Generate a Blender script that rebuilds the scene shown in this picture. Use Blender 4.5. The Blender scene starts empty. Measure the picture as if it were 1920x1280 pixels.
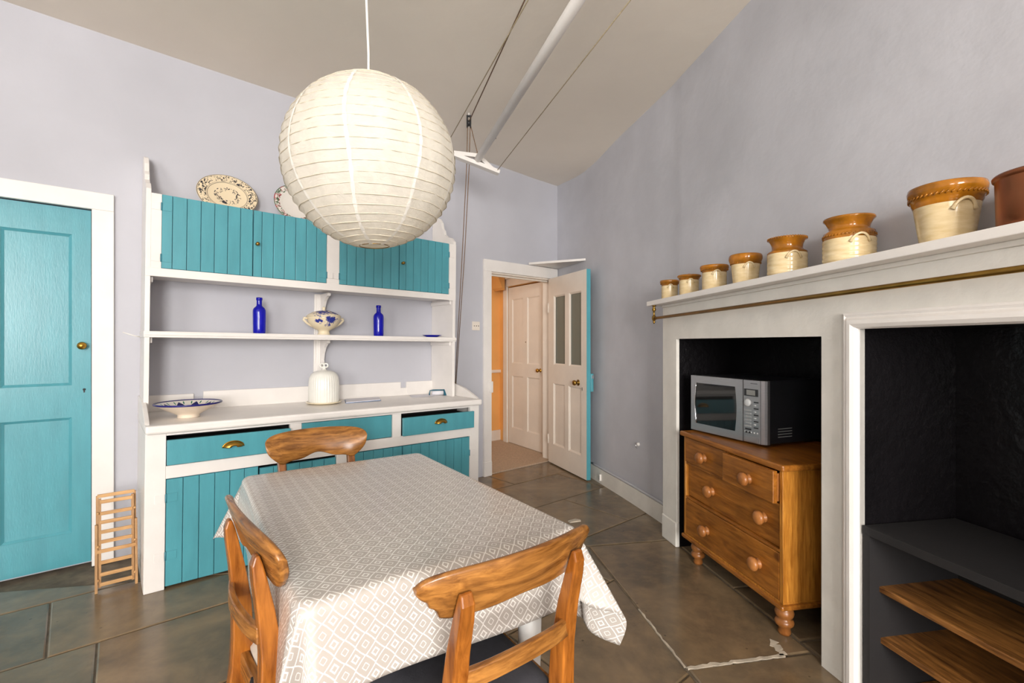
import bpy, bmesh, math, random
from mathutils import Vector, Matrix
random.seed(7)
scene = bpy.context.scene
COL = scene.collection

# ------------------------------------------------------------------ camera
FPX, CAMH = 900.0, 1.30
cam_data = bpy.data.cameras.new('camera')
cam_data.sensor_width = 36.0
cam_data.lens = 36.0 * FPX / 1920.0
cam_data.shift_y = 3.0 / 1920.0
cam_data.clip_start = 0.02
cam = bpy.data.objects.new('camera', cam_data)
cam.location = (0, 0, CAMH)
cam.rotation_euler = (math.radians(90), 0, 0)
COL.objects.link(cam)
scene.camera = cam

# ------------------------------------------------------------------ frames of the two main walls
A_ANG = math.atan2(900, 1050)                      # direction along the dresser wall
AX = Vector((math.cos(A_ANG), math.sin(A_ANG)))
AN = Vector((-AX.y, AX.x))                         # into the dresser wall
B0 = Vector((-0.286, 4.68))                        # floor point at the left of the doorway
E_ANG = math.atan2(-900, 160)                      # along the chimney wall towards the viewer
EX = Vector((math.cos(E_ANG), math.sin(E_ANG)))
EN = Vector((-EX.y, EX.x))                         # into the chimney wall
C0 = Vector((1.0163, 3.2320))                      # floor corner of the chimney breast

def bw(s, y, z=0.0):
    p = B0 + s * AX + y * AN
    return Vector((p.x, p.y, z))
def rw(t, y, z=0.0):
    p = C0 + t * EX + y * EN
    return Vector((p.x, p.y, z))

# ------------------------------------------------------------------ world and lights
world = bpy.data.worlds.new('world')
scene.world = world
world.use_nodes = True
wb = world.node_tree.nodes['Background']
wb.inputs[0].default_value = (0.92, 0.95, 1.0, 1)
wb.inputs[1].default_value = 1.2

WIN_A = Vector((-3.30, -4.25))                     # window wall, left end
WIN_B = Vector((2.46, -4.12))                      # window wall, right end
WDIR = (WIN_B - WIN_A).normalized()
WOUT = Vector((WDIR.y, -WDIR.x))                   # outwards
W_ANG = math.atan2(WDIR.y, WDIR.x)
WINS = [(3.55, 5.15), (0.85, 2.45)]                # the two windows along that wall
WIN_Z0, WIN_Z1 = 0.80, 2.85
LW_S = -4.6                                        # where the side wall meets the dresser wall

def area_light(name, loc, direction, sx, sy, power, color):
    l = bpy.data.lights.new(name, 'AREA')
    l.shape = 'RECTANGLE'; l.size = sx; l.size_y = sy
    l.energy = power; l.color = color
    o = bpy.data.objects.new(name, l)
    o.location = loc
    o.rotation_euler = Vector(direction).to_track_quat('-Z', 'Z').to_euler()
    COL.objects.link(o)
    return o
for (w0_, w1_), pw_ in zip(WINS, (385, 112)):
    wc = WIN_A + WDIR * (w0_ + w1_) / 2 + WOUT * 0.42
    area_light('window_daylight', (wc.x, wc.y, (WIN_Z0 + WIN_Z1) / 2), (-WOUT.x, -WOUT.y, 0.05),
               w1_ - w0_, WIN_Z1 - WIN_Z0, pw_, (1.0, 0.97, 0.93))

scene.view_settings.view_transform = 'Standard'
scene.view_settings.look = 'None'
scene.view_settings.exposure = 0.36
scene.view_settings.gamma = 1.0
scene.view_settings.use_curve_mapping = False

# ------------------------------------------------------------------ materials
def lin(c):
    out = []
    for v in c[:3]:
        v = v / 255.0
        out.append(v / 12.92 if v <= 0.04045 else ((v + 0.055) / 1.055) ** 2.4)
    return (out[0], out[1], out[2], 1.0)

MATS = {}
class NT:
    def __init__(self, name):
        m = bpy.data.materials.new(name); m.use_nodes = True
        self.m = m; self.t = m.node_tree; self.n = self.t.nodes; self.l = self.t.links
        self.b = self.n['Principled BSDF']
        MATS[name] = m
    def node(self, typ, **kw):
        nd = self.n.new(typ)
        for k, v in kw.items(): setattr(nd, k, v)
        return nd
    def link(self, a, b): self.l.new(a, b)
    def math(self, op, a, b=None, c=None):
        nd = self.n.new('ShaderNodeMath'); nd.operation = op
        for i, v in enumerate((a, b, c)):
            if v is None: continue
            if isinstance(v, (int, float)): nd.inputs[i].default_value = v
            else: self.l.new(v, nd.inputs[i])
        return nd.outputs[0]
    def mix(self, fac, c1, c2):
        nd = self.n.new('ShaderNodeMix'); nd.data_type = 'RGBA'
        for sock, v in ((nd.inputs[0], fac), (nd.inputs[6], c1), (nd.inputs[7], c2)):
            if isinstance(v, (int, float)): sock.default_value = v
            elif isinstance(v, tuple): sock.default_value = v
            else: self.l.new(v, sock)
        return nd.outputs[2]
    def coords(self, kind='Object', scale=(1, 1, 1), rot=(0, 0, 0), loc=(0, 0, 0)):
        tc = self.n.new('ShaderNodeTexCoord'); mp = self.n.new('ShaderNodeMapping')
        mp.inputs['Scale'].default_value = scale
        mp.inputs['Rotation'].default_value = rot
        mp.inputs['Location'].default_value = loc
        self.l.new(tc.outputs[kind], mp.inputs[0])
        return mp.outputs[0]
    def noise(self, vec, scale, detail=4, rough=0.55, dist=0.0):
        nd = self.n.new('ShaderNodeTexNoise')
        nd.inputs['Scale'].default_value = scale; nd.inputs['Detail'].default_value = detail
        nd.inputs['Roughness'].default_value = rough; nd.inputs['Distortion'].default_value = dist
        if vec is not None: self.l.new(vec, nd.inputs['Vector'])
        return nd.outputs[0]
    def ramp(self, fac, stops):
        nd = self.n.new('ShaderNodeValToRGB'); cr = nd.color_ramp
        while len(cr.elements) > len(stops): cr.elements.remove(cr.elements[-1])
        while len(cr.elements) < len(stops): cr.elements.new(0.5)
        for e, (p, c) in zip(cr.elements, stops):
            e.position = p; e.color = c if len(c) == 4 else (*c, 1)
        self.l.new(fac, nd.inputs[0])
        return nd.outputs[0]
    def bump(self, h, strength=0.2, dist=0.01):
        nd = self.n.new('ShaderNodeBump')
        nd.inputs['Strength'].default_value = strength; nd.inputs['Distance'].default_value = dist
        self.l.new(h, nd.inputs['Height']); self.l.new(nd.outputs[0], self.b.inputs['Normal'])
    def col(self, c):
        s = self.b.inputs['Base Color']
        if isinstance(c, tuple): s.default_value = c
        else: self.l.new(c, s)
    def set(self, **kw):
        for k, v in kw.items():
            s = self.b.inputs[k.replace('_', ' ')]
            if isinstance(v, (int, float, tuple)): s.default_value = v
            else: self.l.new(v, s)

def paint(name, c, rough=0.5, var=0.05, vscale=3.0, bump=0.0, bscale=30.0, bdist=0.004, stretch=(1, 1, 1), **kw):
    t = NT(name)
    v = t.coords('Object', stretch)
    c1 = lin([min(255, x * (1 + var)) for x in c]); c2 = lin([x * (1 - var) for x in c])
    f = t.ramp(t.noise(v, vscale, 5), [(0.3, (0, 0, 0)), (0.7, (1, 1, 1))])
    t.col(t.mix(f, c2, c1)); t.set(Roughness=rough, **kw)
    if bump: t.bump(t.noise(v, bscale, 4), bump, bdist)
    return t.m

def wood(name, dark, light, scale=3.0, axis=0, rough=0.35, streak=14.0, knots=False, bump=0.08):
    t = NT(name)
    sc = [streak, streak, streak]; sc[axis] = 1.0
    v = t.coords('Object', tuple(sc))
    n1 = t.noise(v, scale, 6, 0.6, 0.6)
    v2 = t.coords('Object', (1, 1, 1))
    n2 = t.noise(v2, 5.0, 4)
    mid = tuple((lin(dark)[i] + lin(light)[i]) / 2 for i in range(3)) + (1,)
    c = t.ramp(n1, [(0.28, lin(dark)), (0.5, mid), (0.68, lin(light))])
    shade = t.ramp(n2, [(0.3, (0.72, 0.72, 0.72)), (0.7, (1.1, 1.1, 1.1))])
    mx = t.n.new('ShaderNodeMix'); mx.data_type = 'RGBA'; mx.blend_type = 'MULTIPLY'; mx.inputs[0].default_value = 1.0
    t.link(c, mx.inputs[6]); t.link(shade, mx.inputs[7])
    out = mx.outputs[2]
    if knots:
        vo = t.n.new('ShaderNodeTexVoronoi'); vo.inputs['Scale'].default_value = 7.0; vo.inputs['Randomness'].default_value = 1.0
        ks = [1.0, 1.0, 1.0]; ks[axis] = 0.6
        t.link(t.coords('Object', tuple(ks)), vo.inputs['Vector'])
        k = t.ramp(vo.outputs['Distance'], [(0.12, (1, 1, 1)), (0.19, (0, 0, 0))])
        out = t.mix(t.math('MULTIPLY', k, 0.75), out, lin((78, 38, 12)))
    t.col(out); t.set(Roughness=rough)
    if bump: t.bump(n1, bump, 0.004)
    return t.m

m_wall = paint('lavender_grey_wall_paint', (192, 192, 199), 0.75, 0.025, 1.4, 0.10, 60, 0.003)
m_wallr = paint('grey_lavender_plaster', (193, 193, 199), 0.7, 0.045, 1.6, 0.15, 9, 0.02)
m_ceil = paint('ceiling_white', (236, 227, 214), 0.8, 0.02, 1.0, 0.2, 4, 0.02)
m_white = paint('white_gloss_paint', (236, 231, 226), 0.35, 0.02, 4, 0.12, 45, 0.003)
m_white_warm = paint('warm_white_paint', (232, 222, 210), 0.38, 0.02, 4, 0.06, 45, 0.003)
m_breast = paint('chimney_white_masonry_paint', (226, 222, 214), 0.42, 0.035, 5, 0.30, 22, 0.006)
m_teal = paint('teal_gloss_paint', (82, 156, 168), 0.30, 0.035, 3, 0.15, 30, 0.003, (6, 6, 1))
m_tealdark = paint('teal_groove', (62, 132, 148), 0.5, 0.03)
m_black = paint('black_paint', (17, 15, 17), 0.30, 0.12, 5, 0.7, 26, 0.008, Specular_IOR_Level=0.35)
m_blackin = paint('dark_cavity', (22, 19, 17), 0.7, 0.1)
m_charcoal = paint('charcoal_board', (31, 29, 30), 0.65, 0.06, 12, 0.1, 80)
m_brass = paint('brass', (186, 142, 62), 0.28, 0.10, 12, 0, Metallic=1.0)
m_brassdark = paint('aged_brass', (150, 118, 58), 0.33, 0.12, 12, 0, Metallic=1.0)
m_copper = paint('copper', (150, 92, 62), 0.36, 0.10, 6, 0.05, 12, Metallic=0.9)
m_steel = paint('brushed_steel', (176, 174, 176), 0.34, 0.03, 20, 0.03, 120, 0.002, (1, 1, 20), Metallic=0.85)
m_steeld = paint('dark_steel', (70, 70, 76), 0.30, 0.06, 6, Metallic=0.7)
m_glassblk = paint('oven_glass', (26, 26, 26), 0.04, 0.0)
m_plastic = paint('grey_plastic', (150, 152, 152), 0.4, 0.02)
m_plasticl = paint('light_button', (196, 198, 198), 0.4, 0.02)
m_screen = paint('grey_display', (132, 132, 128), 0.3, 0.02)
m_dark = paint('dark_print', (40, 40, 42), 0.5, 0.02)
m_rope = paint('brown_rope', (124, 98, 74), 0.9, 0.1, 60)
m_string = paint('pale_string', (176, 160, 128), 0.9, 0.1, 60)
m_cord = paint('white_cord', (236, 232, 226), 0.5, 0.0)
m_paper = paint('paper_sheet', (226, 224, 230), 0.6, 0.02, 20)
m_paperb = paint('blue_leaflet', (120, 140, 170), 0.5, 0.2, 30)
m_orange = paint('orange_wall_paint', (238, 178, 104), 0.7, 0.03)
m_carpet = paint('beige_carpet', (196, 172, 148), 0.95, 0.10, 90, 0.6, 250, 0.01)
m_cushdark = paint('charcoal_cloth', (52, 52, 58), 0.8, 0.06, 40, 0.15, 200)
m_cushlight = paint('oatmeal_cloth', (206, 196, 182), 0.85, 0.05, 40, 0.15, 200)
m_blue_denim = paint('blue_denim', (84, 118, 152), 0.8, 0.12, 60)
m_mortar = paint('grey_mortar', (104, 92, 76), 0.8, 0.18, 14, 0.5, 40)
m_lime = paint('pale_lime_mortar', (190, 178, 160), 0.85, 0.14, 16, 0.5, 40)
m_tealplastic = paint('teal_plastic', (30, 92, 112), 0.3, 0.05)
m_chrome = paint('chrome', (220, 220, 222), 0.12, 0.0, Metallic=1.0)
m_tablewhite = paint('white_table_paint', (232, 230, 226), 0.35, 0.03, 6, 0.1)
m_chair = wood('chair_elm', (96, 54, 20), (188, 128, 62), 6.5, 0, 0.27, 9)
m_chairp = wood('chair_post_elm', (112, 58, 16), (184, 112, 42), 6.5, 2, 0.25, 8)
m_pine = wood('honey_pine', (124, 70, 20), (182, 116, 44), 6.0, 0, 0.30, 9, True)
m_pinev = wood('honey_pine_upright', (146, 84, 22), (208, 142, 58), 7.0, 2, 0.30, 14)
m_knob = wood('turned_pine', (128, 74, 30), (184, 120, 64), 4.0, 2, 0.3, 3)
m_oak = wood('oak_shelf', (70, 38, 15), (180, 122, 62), 6.0, 0, 0.36, 8)
m_beech = wood('pale_beech', (190, 140, 86), (226, 180, 124), 4.0, 0, 0.5, 8)
m_beechv = wood('pale_beech_upright', (160, 116, 70), (206, 160, 106), 4.0, 2, 0.5, 8)

def stoneware():
    t = NT('salt_glaze_stoneware')
    n = t.noise(t.coords('Object', (8, 8, 30)), 2.0, 4)
    t.col(t.ramp(n, [(0.3, lin((206, 180, 132))), (0.7, lin((226, 206, 166)))]))
    t.set(Roughness=0.16); t.bump(t.noise(t.coords('Object', (1, 1, 60)), 2.0, 2), 0.08, 0.004)
    return t.m
m_stone = stoneware()
m_amber = paint('amber_glaze', (150, 94, 20), 0.13, 0.22, 16)

def blue_glass():
    t = NT('cobalt_glass')
    t.col(lin((20, 24, 190))); t.set(Roughness=0.06, Transmission_Weight=0.35, IOR=1.45)
    return t.m
m_cobalt = blue_glass()
def pane_glass():
    t = NT('door_pane_glass')
    t.col(lin((168, 172, 160))); t.set(Roughness=0.12, Transmission_Weight=0.55, IOR=1.3)
    return t.m
m_pane = pane_glass()

def lantern_paper(name, c, tr=0.45):
    t = NT(name)
    v = t.coords('Object')
    n = t.noise(v, 26, 5, 0.6, 0.8)
    colr = t.ramp(n, [(0.3, lin([x * 0.95 for x in c])), (0.7, lin(c))])
    t.col(colr); t.set(Roughness=0.75)
    tr_n = t.n.new('ShaderNodeBsdfTranslucent'); t.link(colr, tr_n.inputs['Color'])
    mx = t.n.new('ShaderNodeMixShader'); mx.inputs[0].default_value = tr
    t.link(t.b.outputs[0], mx.inputs[1]); t.link(tr_n.outputs[0], mx.inputs[2])
    t.link(mx.outputs[0], t.n['Material Output'].inputs['Surface'])
    bp = t.n.new('ShaderNodeBump'); bp.inputs['Strength'].default_value = 0.35; bp.inputs['Distance'].default_value = 0.006
    t.link(t.noise(t.coords('Object', (1, 1, 2.5)), 18, 5, 0.6, 1.5), bp.inputs['Height'])
    t.link(bp.outputs[0], t.b.inputs['Normal']); t.link(bp.outputs[0], tr_n.inputs['Normal'])
    return t.m
m_lantern = lantern_paper('rice_paper', (248, 243, 232))
m_rib = lantern_paper('rice_paper_rib', (226, 216, 196), 0.15)
m_lantern_seam = lantern_paper('rice_paper_seam', (250, 247, 240), 0.3)

def flagstone():
    t = NT('flagstone')
    oi = t.n.new('ShaderNodeObjectInfo')
    off = t.n.new('ShaderNodeVectorMath'); off.operation = 'ADD'
    cx = t.n.new('ShaderNodeCombineXYZ')
    t.link(t.math('MULTIPLY', oi.outputs['Random'], 37.0), cx.inputs[0]); t.link(t.math('MULTIPLY', oi.outputs['Random'], 91.0), cx.inputs[1])
    t.link(t.coords('Object'), off.inputs[0]); t.link(cx.outputs[0], off.inputs[1])
    v = off.outputs[0]
    n1 = t.noise(v, 2.2, 8, 0.62, 0.5); n2 = t.noise(v, 11, 6, 0.6)
    base = t.ramp(oi.outputs['Random'], [(0.0, lin((132, 114, 90))), (0.35, lin((114, 104, 88))), (0.65, lin((144, 119, 88))), (1.0, lin((128, 111, 88)))])
    c = t.mix(t.ramp(n1, [(0.36, (0, 0, 0)), (0.66, (1, 1, 1))]), lin((96, 83, 66)), base)
    c = t.mix(t.math('MULTIPLY', t.ramp(n2, [(0.45, (0, 0, 0)), (0.75, (1, 1, 1))]), 0.35), c, lin((158, 130, 94)))
    vo = t.n.new('ShaderNodeTexVoronoi'); vo.inputs['Scale'].default_value = 9; t.link(v, vo.inputs['Vector'])
    sp = t.ramp(vo.outputs['Distance'], [(0.035, (1, 1, 1)), (0.06, (0, 0, 0))])
    c = t.mix(t.math('MULTIPLY', sp, 0.55), c, lin((48, 42, 36)))
    t.col(c)
    t.set(Roughness=t.ramp(n1, [(0.3, (0.14,) * 3), (0.7, (0.27,) * 3)]), Specular_IOR_Level=0.5)
    t.bump(t.noise(v, 4, 5, 0.55), 0.12, 0.006)
    return t.m
m_flag = flagstone()

def tablecloth_mat():
    t = NT('grey_ogee_oilcloth')
    uv = t.n.new('ShaderNodeUVMap'); uv.uv_map = 'cloth'
    nz = t.n.new('ShaderNodeTexNoise'); nz.inputs['Scale'].default_value = 260; nz.inputs['Detail'].default_value = 1
    t.link(uv.outputs[0], nz.inputs['Vector'])
    sx = t.n.new('ShaderNodeSeparateXYZ'); t.link(uv.outputs[0], sx.inputs[0])
    def fold(o, p):
        a = t.math('FRACT', t.math('MULTIPLY', o, 1.0 / p))
        return t.math('MULTIPLY', t.math('ABSOLUTE', t.math('SUBTRACT', a, 0.5)), 1.0)
    ax = fold(sx.outputs[0], 0.0455); ay = fold(sx.outputs[1], 0.0485)
    d = t.math('ADD', ax, ay)                                     # 0..1 diamond metric
    # round the diamonds a little
    e = t.math('POWER', t.math('ADD', t.math('POWER', ax, 1.25), t.math('POWER', ay, 1.25)), 0.8)
    d = t.math('ADD', t.math('MULTIPLY', d, 0.6), t.math('MULTIPLY', e, 0.44))
    d = t.math('ADD', d, t.math('MULTIPLY', t.math('SUBTRACT', nz.outputs[0], 0.5), 0.05))
    def band(c, w):
        q = t.math('SUBTRACT', w, t.math('ABSOLUTE', t.math('SUBTRACT', d, c)))
        return t.math('MINIMUM', t.math('MAXIMUM', t.math('MULTIPLY', q, 40.0), 0.0), 1.0)
    f = t.math('MAXIMUM', t.math('MAXIMUM', band(0.53, 0.050), band(0.18, 0.036)), band(0.805, 0.058))
    t.col(t.mix(f, lin((184, 176, 168)), lin((236, 233, 228))))
    t.set(Roughness=0.22, Specular_IOR_Level=0.6)
    t.bump(t.noise(t.coords('Object'), 9, 4), 0.12, 0.01)
    return t.m
m_cloth = tablecloth_mat()

def ceramic_pattern(name, base, ink, ink2, kind):
    """printed / hand-painted flat decoration on ceramics, in object space"""
    t = NT(name)
    tc = t.n.new('ShaderNodeTexCoord'); sx = t.n.new('ShaderNodeSeparateXYZ'); t.link(tc.outputs['Object'], sx.inputs[0])
    x, y, z = sx.outputs
    if kind == 'platter':        # local x, z in the face of the platter, half axes .18 x .14
        r = t.math('SQRT', t.math('ADD', t.math('POWER', t.math('DIVIDE', x, 0.18), 2.0), t.math('POWER', t.math('DIVIDE', z, 0.145), 2.0)))
        n = t.noise(tc.outputs['Object'], 62, 4, 0.6, 1.0)
        spots = t.ramp(n, [(0.52, (0, 0, 0)), (0.56, (1, 1, 1))])
        def rng(a, b): return t.math('MULTIPLY', t.math('GREATER_THAN', r, a), t.math('LESS_THAN', r, b))
        zone = t.math('MAXIMUM', rng(0.70, 0.95), rng(0.24, 0.44))
        line = t.math('MAXIMUM', t.math('MAXIMUM', rng(0.64, 0.66), rng(0.965, 0.99)), rng(0.685, 0.695))
        t.col(t.mix(t.math('MAXIMUM', t.math('MULTIPLY', zone, spots), t.math('MULTIPLY', line, 0.8)), lin(base), lin(ink)))
    elif kind == 'plate':
        r = t.math('SQRT', t.math('ADD', t.math('POWER', x, 2.0), t.math('POWER', z, 2.0)))
        n = t.noise(tc.outputs['Object'], 60, 3, 0.6, 1.0); n2 = t.noise(tc.outputs['Object'], 30, 2)
        def rng(a, b): return t.math('MULTIPLY', t.math('GREATER_THAN', r, a), t.math('LESS_THAN', r, b))
        spots = t.ramp(n, [(0.46, (0, 0, 0)), (0.54, (1, 1, 1))])
        inkc = t.mix(t.ramp(n2, [(0.46, (0, 0, 0)), (0.52, (1, 1, 1))]), lin(ink), lin(ink2))
        f = t.math('MAXIMUM', t.math('MULTIPLY', rng(0.108, 0.142), spots), rng(0.143, 0.149))
        t.col(t.mix(f, lin(base), inkc))
    elif kind == 'tureen':
        n = t.noise(tc.outputs['Object'], 55, 5, 0.7, 0.6)
        def blob(cx, cy, cz, rad):
            dd = t.math('ADD', t.math('ADD', t.math('POWER', t.math('SUBTRACT', x, cx), 2.0), t.math('POWER', t.math('SUBTRACT', y, cy), 2.0)), t.math('MULTIPLY', t.math('POWER', t.math('SUBTRACT', z, cz), 2.0), 2.2))
            return t.math('SUBTRACT', 1.0, t.math('DIVIDE', t.math('SQRT', dd), rad))
        m_ = None
        for bl in ((0.018, -0.104, 0.108, 0.060), (-0.068, -0.085, 0.098, 0.036), (-0.005, -0.080, 0.078, 0.032), (-0.03, -0.06, 0.158, 0.075), (0.045, -0.06, 0.152, 0.05)):
            q_ = blob(*bl); m_ = q_ if m_ is None else t.math('MAXIMUM', m_, q_)
        f = t.math('ADD', m_, t.math('MULTIPLY', t.math('SUBTRACT', n, 0.5), 3.2))
        f = t.math('MULTIPLY', t.math('MINIMUM', t.math('MAXIMUM', t.math('MULTIPLY', t.math('SUBTRACT', f, 0.28), 6.0), 0.0), 1.0), t.math('GREATER_THAN', m_, 0.0))
        t.col(t.mix(f, lin(base), lin(ink)))
    elif kind == 'bowl':
        ang = t.math('ARCTAN2', y, x)
        r = t.math('SQRT', t.math('ADD', t.math('POWER', x, 2.0), t.math('POWER', y, 2.0)))
        k = t.math('ABSOLUTE', t.math('SUBTRACT', t.math('FRACT', t.math('MULTIPLY', ang, 10 / math.tau)), 0.5))
        zig = t.math('ABSOLUTE', t.math('SUBTRACT', t.math('ADD', t.math('MULTIPLY', k, 0.11), 0.085), r))
        zl = t.math('LESS_THAN', zig, 0.006)
        k2 = t.math('ABSOLUTE', t.math('SUBTRACT', t.math('FRACT', t.math('ADD', t.math('MULTIPLY', ang, 10 / math.tau), 0.5)), 0.5))
        dot = t.math('LESS_THAN', t.math('ADD', t.math('POWER', t.math('MULTIPLY', k2, 0.085), 2.0), t.math('POWER', t.math('SUBTRACT', r, 0.122), 2.0)), 0.00022)
        leaf = t.math('LESS_THAN', t.math('ADD', t.math('POWER', t.math('MULTIPLY', t.math('SUBTRACT', k2, 0.27), 0.2), 2.0), t.math('POWER', t.math('MULTIPLY', t.math('SUBTRACT', r, 0.138), 0.6), 2.0)), 0.00006)
        up = t.math('GREATER_THAN', z, 0.012)
        c = t.mix(t.math('MULTIPLY', t.math('MAXIMUM', zl, dot), up), lin(base), lin(ink))
        c = t.mix(t.math('MULTIPLY', leaf, up), c, lin(ink2))
        t.col(c)
    t.set(Roughness=0.15)
    return t.m
m_platter = ceramic_pattern('transferware_cream', (232, 214, 182), (54, 52, 58), None, 'platter')
m_plate2 = ceramic_pattern('imari_plate', (226, 220, 212), (150, 34, 48), (70, 96, 70), 'plate')
m_tureen = ceramic_pattern('blue_sprig_creamware', (228, 214, 184), (46, 56, 140), None, 'tureen')
m_bowlin = ceramic_pattern('painted_bowl_glaze', (232, 226, 216), (30, 34, 96), (40, 120, 88), 'bowl')
m_bowlout = paint('pale_clay_glaze', (236, 220, 200), 0.3, 0.03, 10)
m_bluerim = paint('navy_rim', (34, 30, 108), 0.2, 0.05)
m_cream = paint('creamware', (232, 218, 188), 0.15, 0.03, 10)
m_porcelain = paint('white_porcelain', (236, 234, 226), 0.12, 0.02, 10)

# ------------------------------------------------------------------ mesh helpers
class MB:
    def __init__(self): self.v = []; self.f = []; self.sm = []
    def add(self, verts, faces, smooth=False):
        o = len(self.v); self.v += [tuple(p) for p in verts]
        for q in faces: self.f.append(tuple(i + o for i in q)); self.sm.append(smooth)
        return self
    def box(self, x0, x1, y0, y1, z0, z1):
        return self.add([(x0, y0, z0), (x1, y0, z0), (x1, y1, z0), (x0, y1, z0), (x0, y0, z1), (x1, y0, z1), (x1, y1, z1), (x0, y1, z1)],
                        [(0, 3, 2, 1), (4, 5, 6, 7), (0, 1, 5, 4), (1, 2, 6, 5), (2, 3, 7, 6), (3, 0, 4, 7)])
    def hexa(self, pts):        # 8 points, bottom ring then top ring
        return self.add(pts, [(0, 3, 2, 1), (4, 5, 6, 7), (0, 1, 5, 4), (1, 2, 6, 5), (2, 3, 7, 6), (3, 0, 4, 7)])
    def prism(self, outline, mapper, smooth=False):
        """outline: 2D points; mapper(p, k) for k=0,1 gives the two caps"""
        n = len(outline)
        vs = [mapper(p, 0) for p in outline] + [mapper(p, 1) for p in outline]
        fs = [tuple(range(n - 1, -1, -1)), tuple(range(n, 2 * n))]
        self.add(vs, fs)
        return self.add(vs, [(i, (i + 1) % n, n + (i + 1) % n, n + i) for i in range(n)], smooth)
    def lathe(self, prof, seg=24, c=(0, 0, 0), axis='z', smooth=True, cap=True, fn=None):
        vs = []; fs = []
        for (r, h) in prof:
            for k in range(seg):
                a = math.tau * k / seg; rr = r if fn is None else fn(r, h, a)
                x, y = rr * math.cos(a), rr * math.sin(a)
                if axis == 'z': p = (c[0] + x, c[1] + y, c[2] + h)
                elif axis == 'y': p = (c[0] + x, c[1] + h, c[2] - y)
                else: p = (c[0] + h, c[1] + x, c[2] + y)
                vs.append(p)
        m = len(prof)
        for j in range(m - 1):
            for k in range(seg):
                k2 = (k + 1) % seg
                fs.append((j * seg + k, j * seg + k2, (j + 1) * seg + k2, (j + 1) * seg + k))
        self.add(vs, fs, smooth)
        if cap:
            o = len(self.v) - len(vs)
            if prof[0][0] > 1e-5: self.f.append(tuple(o + k for k in range(seg - 1, -1, -1))); self.sm.append(False)
            if prof[-1][0] > 1e-5: self.f.append(tuple(o + (m - 1) * seg + k for k in range(seg))); self.sm.append(False)
        return self
    def tube(self, pts, r, seg=8, smooth=True, closed=False):
        pts = [Vector(p) for p in pts]; n = len(pts)
        rs = r if isinstance(r, (list, tuple)) else [r] * n
        vs = []; prev = None
        for i, p in enumerate(pts):
            if closed: d = pts[(i + 1) % n] - pts[i - 1]
            else: d = pts[min(i + 1, n - 1)] - pts[max(i - 1, 0)]
            d.normalize()
            if prev is None:
                u = d.orthogonal().normalized()
            else:
                u = (prev - d * prev.dot(d))
                u = u.normalized() if u.length > 1e-6 else d.orthogonal().normalized()
            prev = u; w = d.cross(u)
            for k in range(seg):
                a = math.tau * k / seg
                vs.append(p + rs[i] * (math.cos(a) * u + math.sin(a) * w))
        fs = []
        for i in range(n if closed else n - 1):
            j = (i + 1) % n
            for k in range(seg):
                k2 = (k + 1) % seg
                fs.append((i * seg + k, i * seg + k2, j * seg + k2, j * seg + k))
        self.add(vs, fs, smooth)
        if not closed:
            o = len(self.v) - len(vs)
            self.f.append(tuple(o + k for k in range(seg - 1, -1, -1))); self.sm.append(False)
            self.f.append(tuple(o + (n - 1) * seg + k for k in range(seg))); self.sm.append(False)
        return self
    def sections(self, secs, smooth=False):
        """secs: list of rings (equal length) of points"""
        n = len(secs[0]); vs = [p for s in secs for p in s]; fs = []
        for i in range(len(secs) - 1):
            for k in range(n):
                k2 = (k + 1) % n
                fs.append((i * n + k, i * n + k2, (i + 1) * n + k2, (i + 1) * n + k))
        self.add(vs, fs, smooth)
        o = len(self.v) - len(vs)
        self.f.append(tuple(o + k for k in range(n - 1, -1, -1))); self.sm.append(False)
        self.f.append(tuple(o + (len(secs) - 1) * n + k for k in range(n))); self.sm.append(False)
        return self
    def mesh(self, name, mat):
        me = bpy.data.meshes.new(name)
        me.from_pydata(self.v, [], self.f); me.update()
        for p, s in zip(me.polygons, self.sm): p.use_smooth = s
        bm = bmesh.new(); bm.from_mesh(me)
        bmesh.ops.remove_doubles(bm, verts=bm.verts, dist=1e-5)
        bmesh.ops.recalc_face_normals(bm, faces=bm.faces)
        bm.to_mesh(me); bm.free()
        me.materials.append(mat)
        return me
    def build(self, name, mat, parent=None, bevel=0.0, seg=2):
        o = bpy.data.objects.new(name, self.mesh(name, mat)); COL.objects.link(o)
        if parent is not None: o.parent = parent
        if bevel:
            b = o.modifiers.new('bevel', 'BEVEL'); b.width = bevel; b.segments = seg
            b.limit_method = 'ANGLE'; b.angle_limit = math.radians(40)
        return o

def tag(o, label=None, cat=None, group=None, kind=None):
    if label: o['label'] = label
    if cat: o['category'] = cat
    if group: o['group'] = group
    if kind: o['kind'] = kind
    return o
def thing(name, label, cat, loc=(0, 0, 0), rotz=0.0, group=None, kind=None):
    o = bpy.data.objects.new(name, None); COL.objects.link(o)
    o.empty_display_size = 0.05
    o.location = loc; o.rotation_euler = (0, 0, rotz)
    return tag(o, label, cat, group, kind)
def place(o, loc, rotz=0.0):
    o.location = loc; o.rotation_euler = (0, 0, rotz); return o
def struct(o, label=None, cat=None):
    return tag(o, label, cat, None, 'structure')
def part(parent, name, mat, mb, bevel=0.0, label=None):
    o = mb.build(name, mat, parent, bevel)
    if label: o['label'] = label
    return o

# ------------------------------------------------------------------ room shell
CEIL_D = None
def ceil_z(x, y):
    # gently uneven old ceiling, through three measured heights
    z = 3.125 - 0.0205 * (y - 2.5) - 0.006 * (x - 0.0)
    d2 = (x - 0.74) ** 2 + (y - 4.75) ** 2
    return z - 0.055 * math.exp(-d2 / 0.25)

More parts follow.
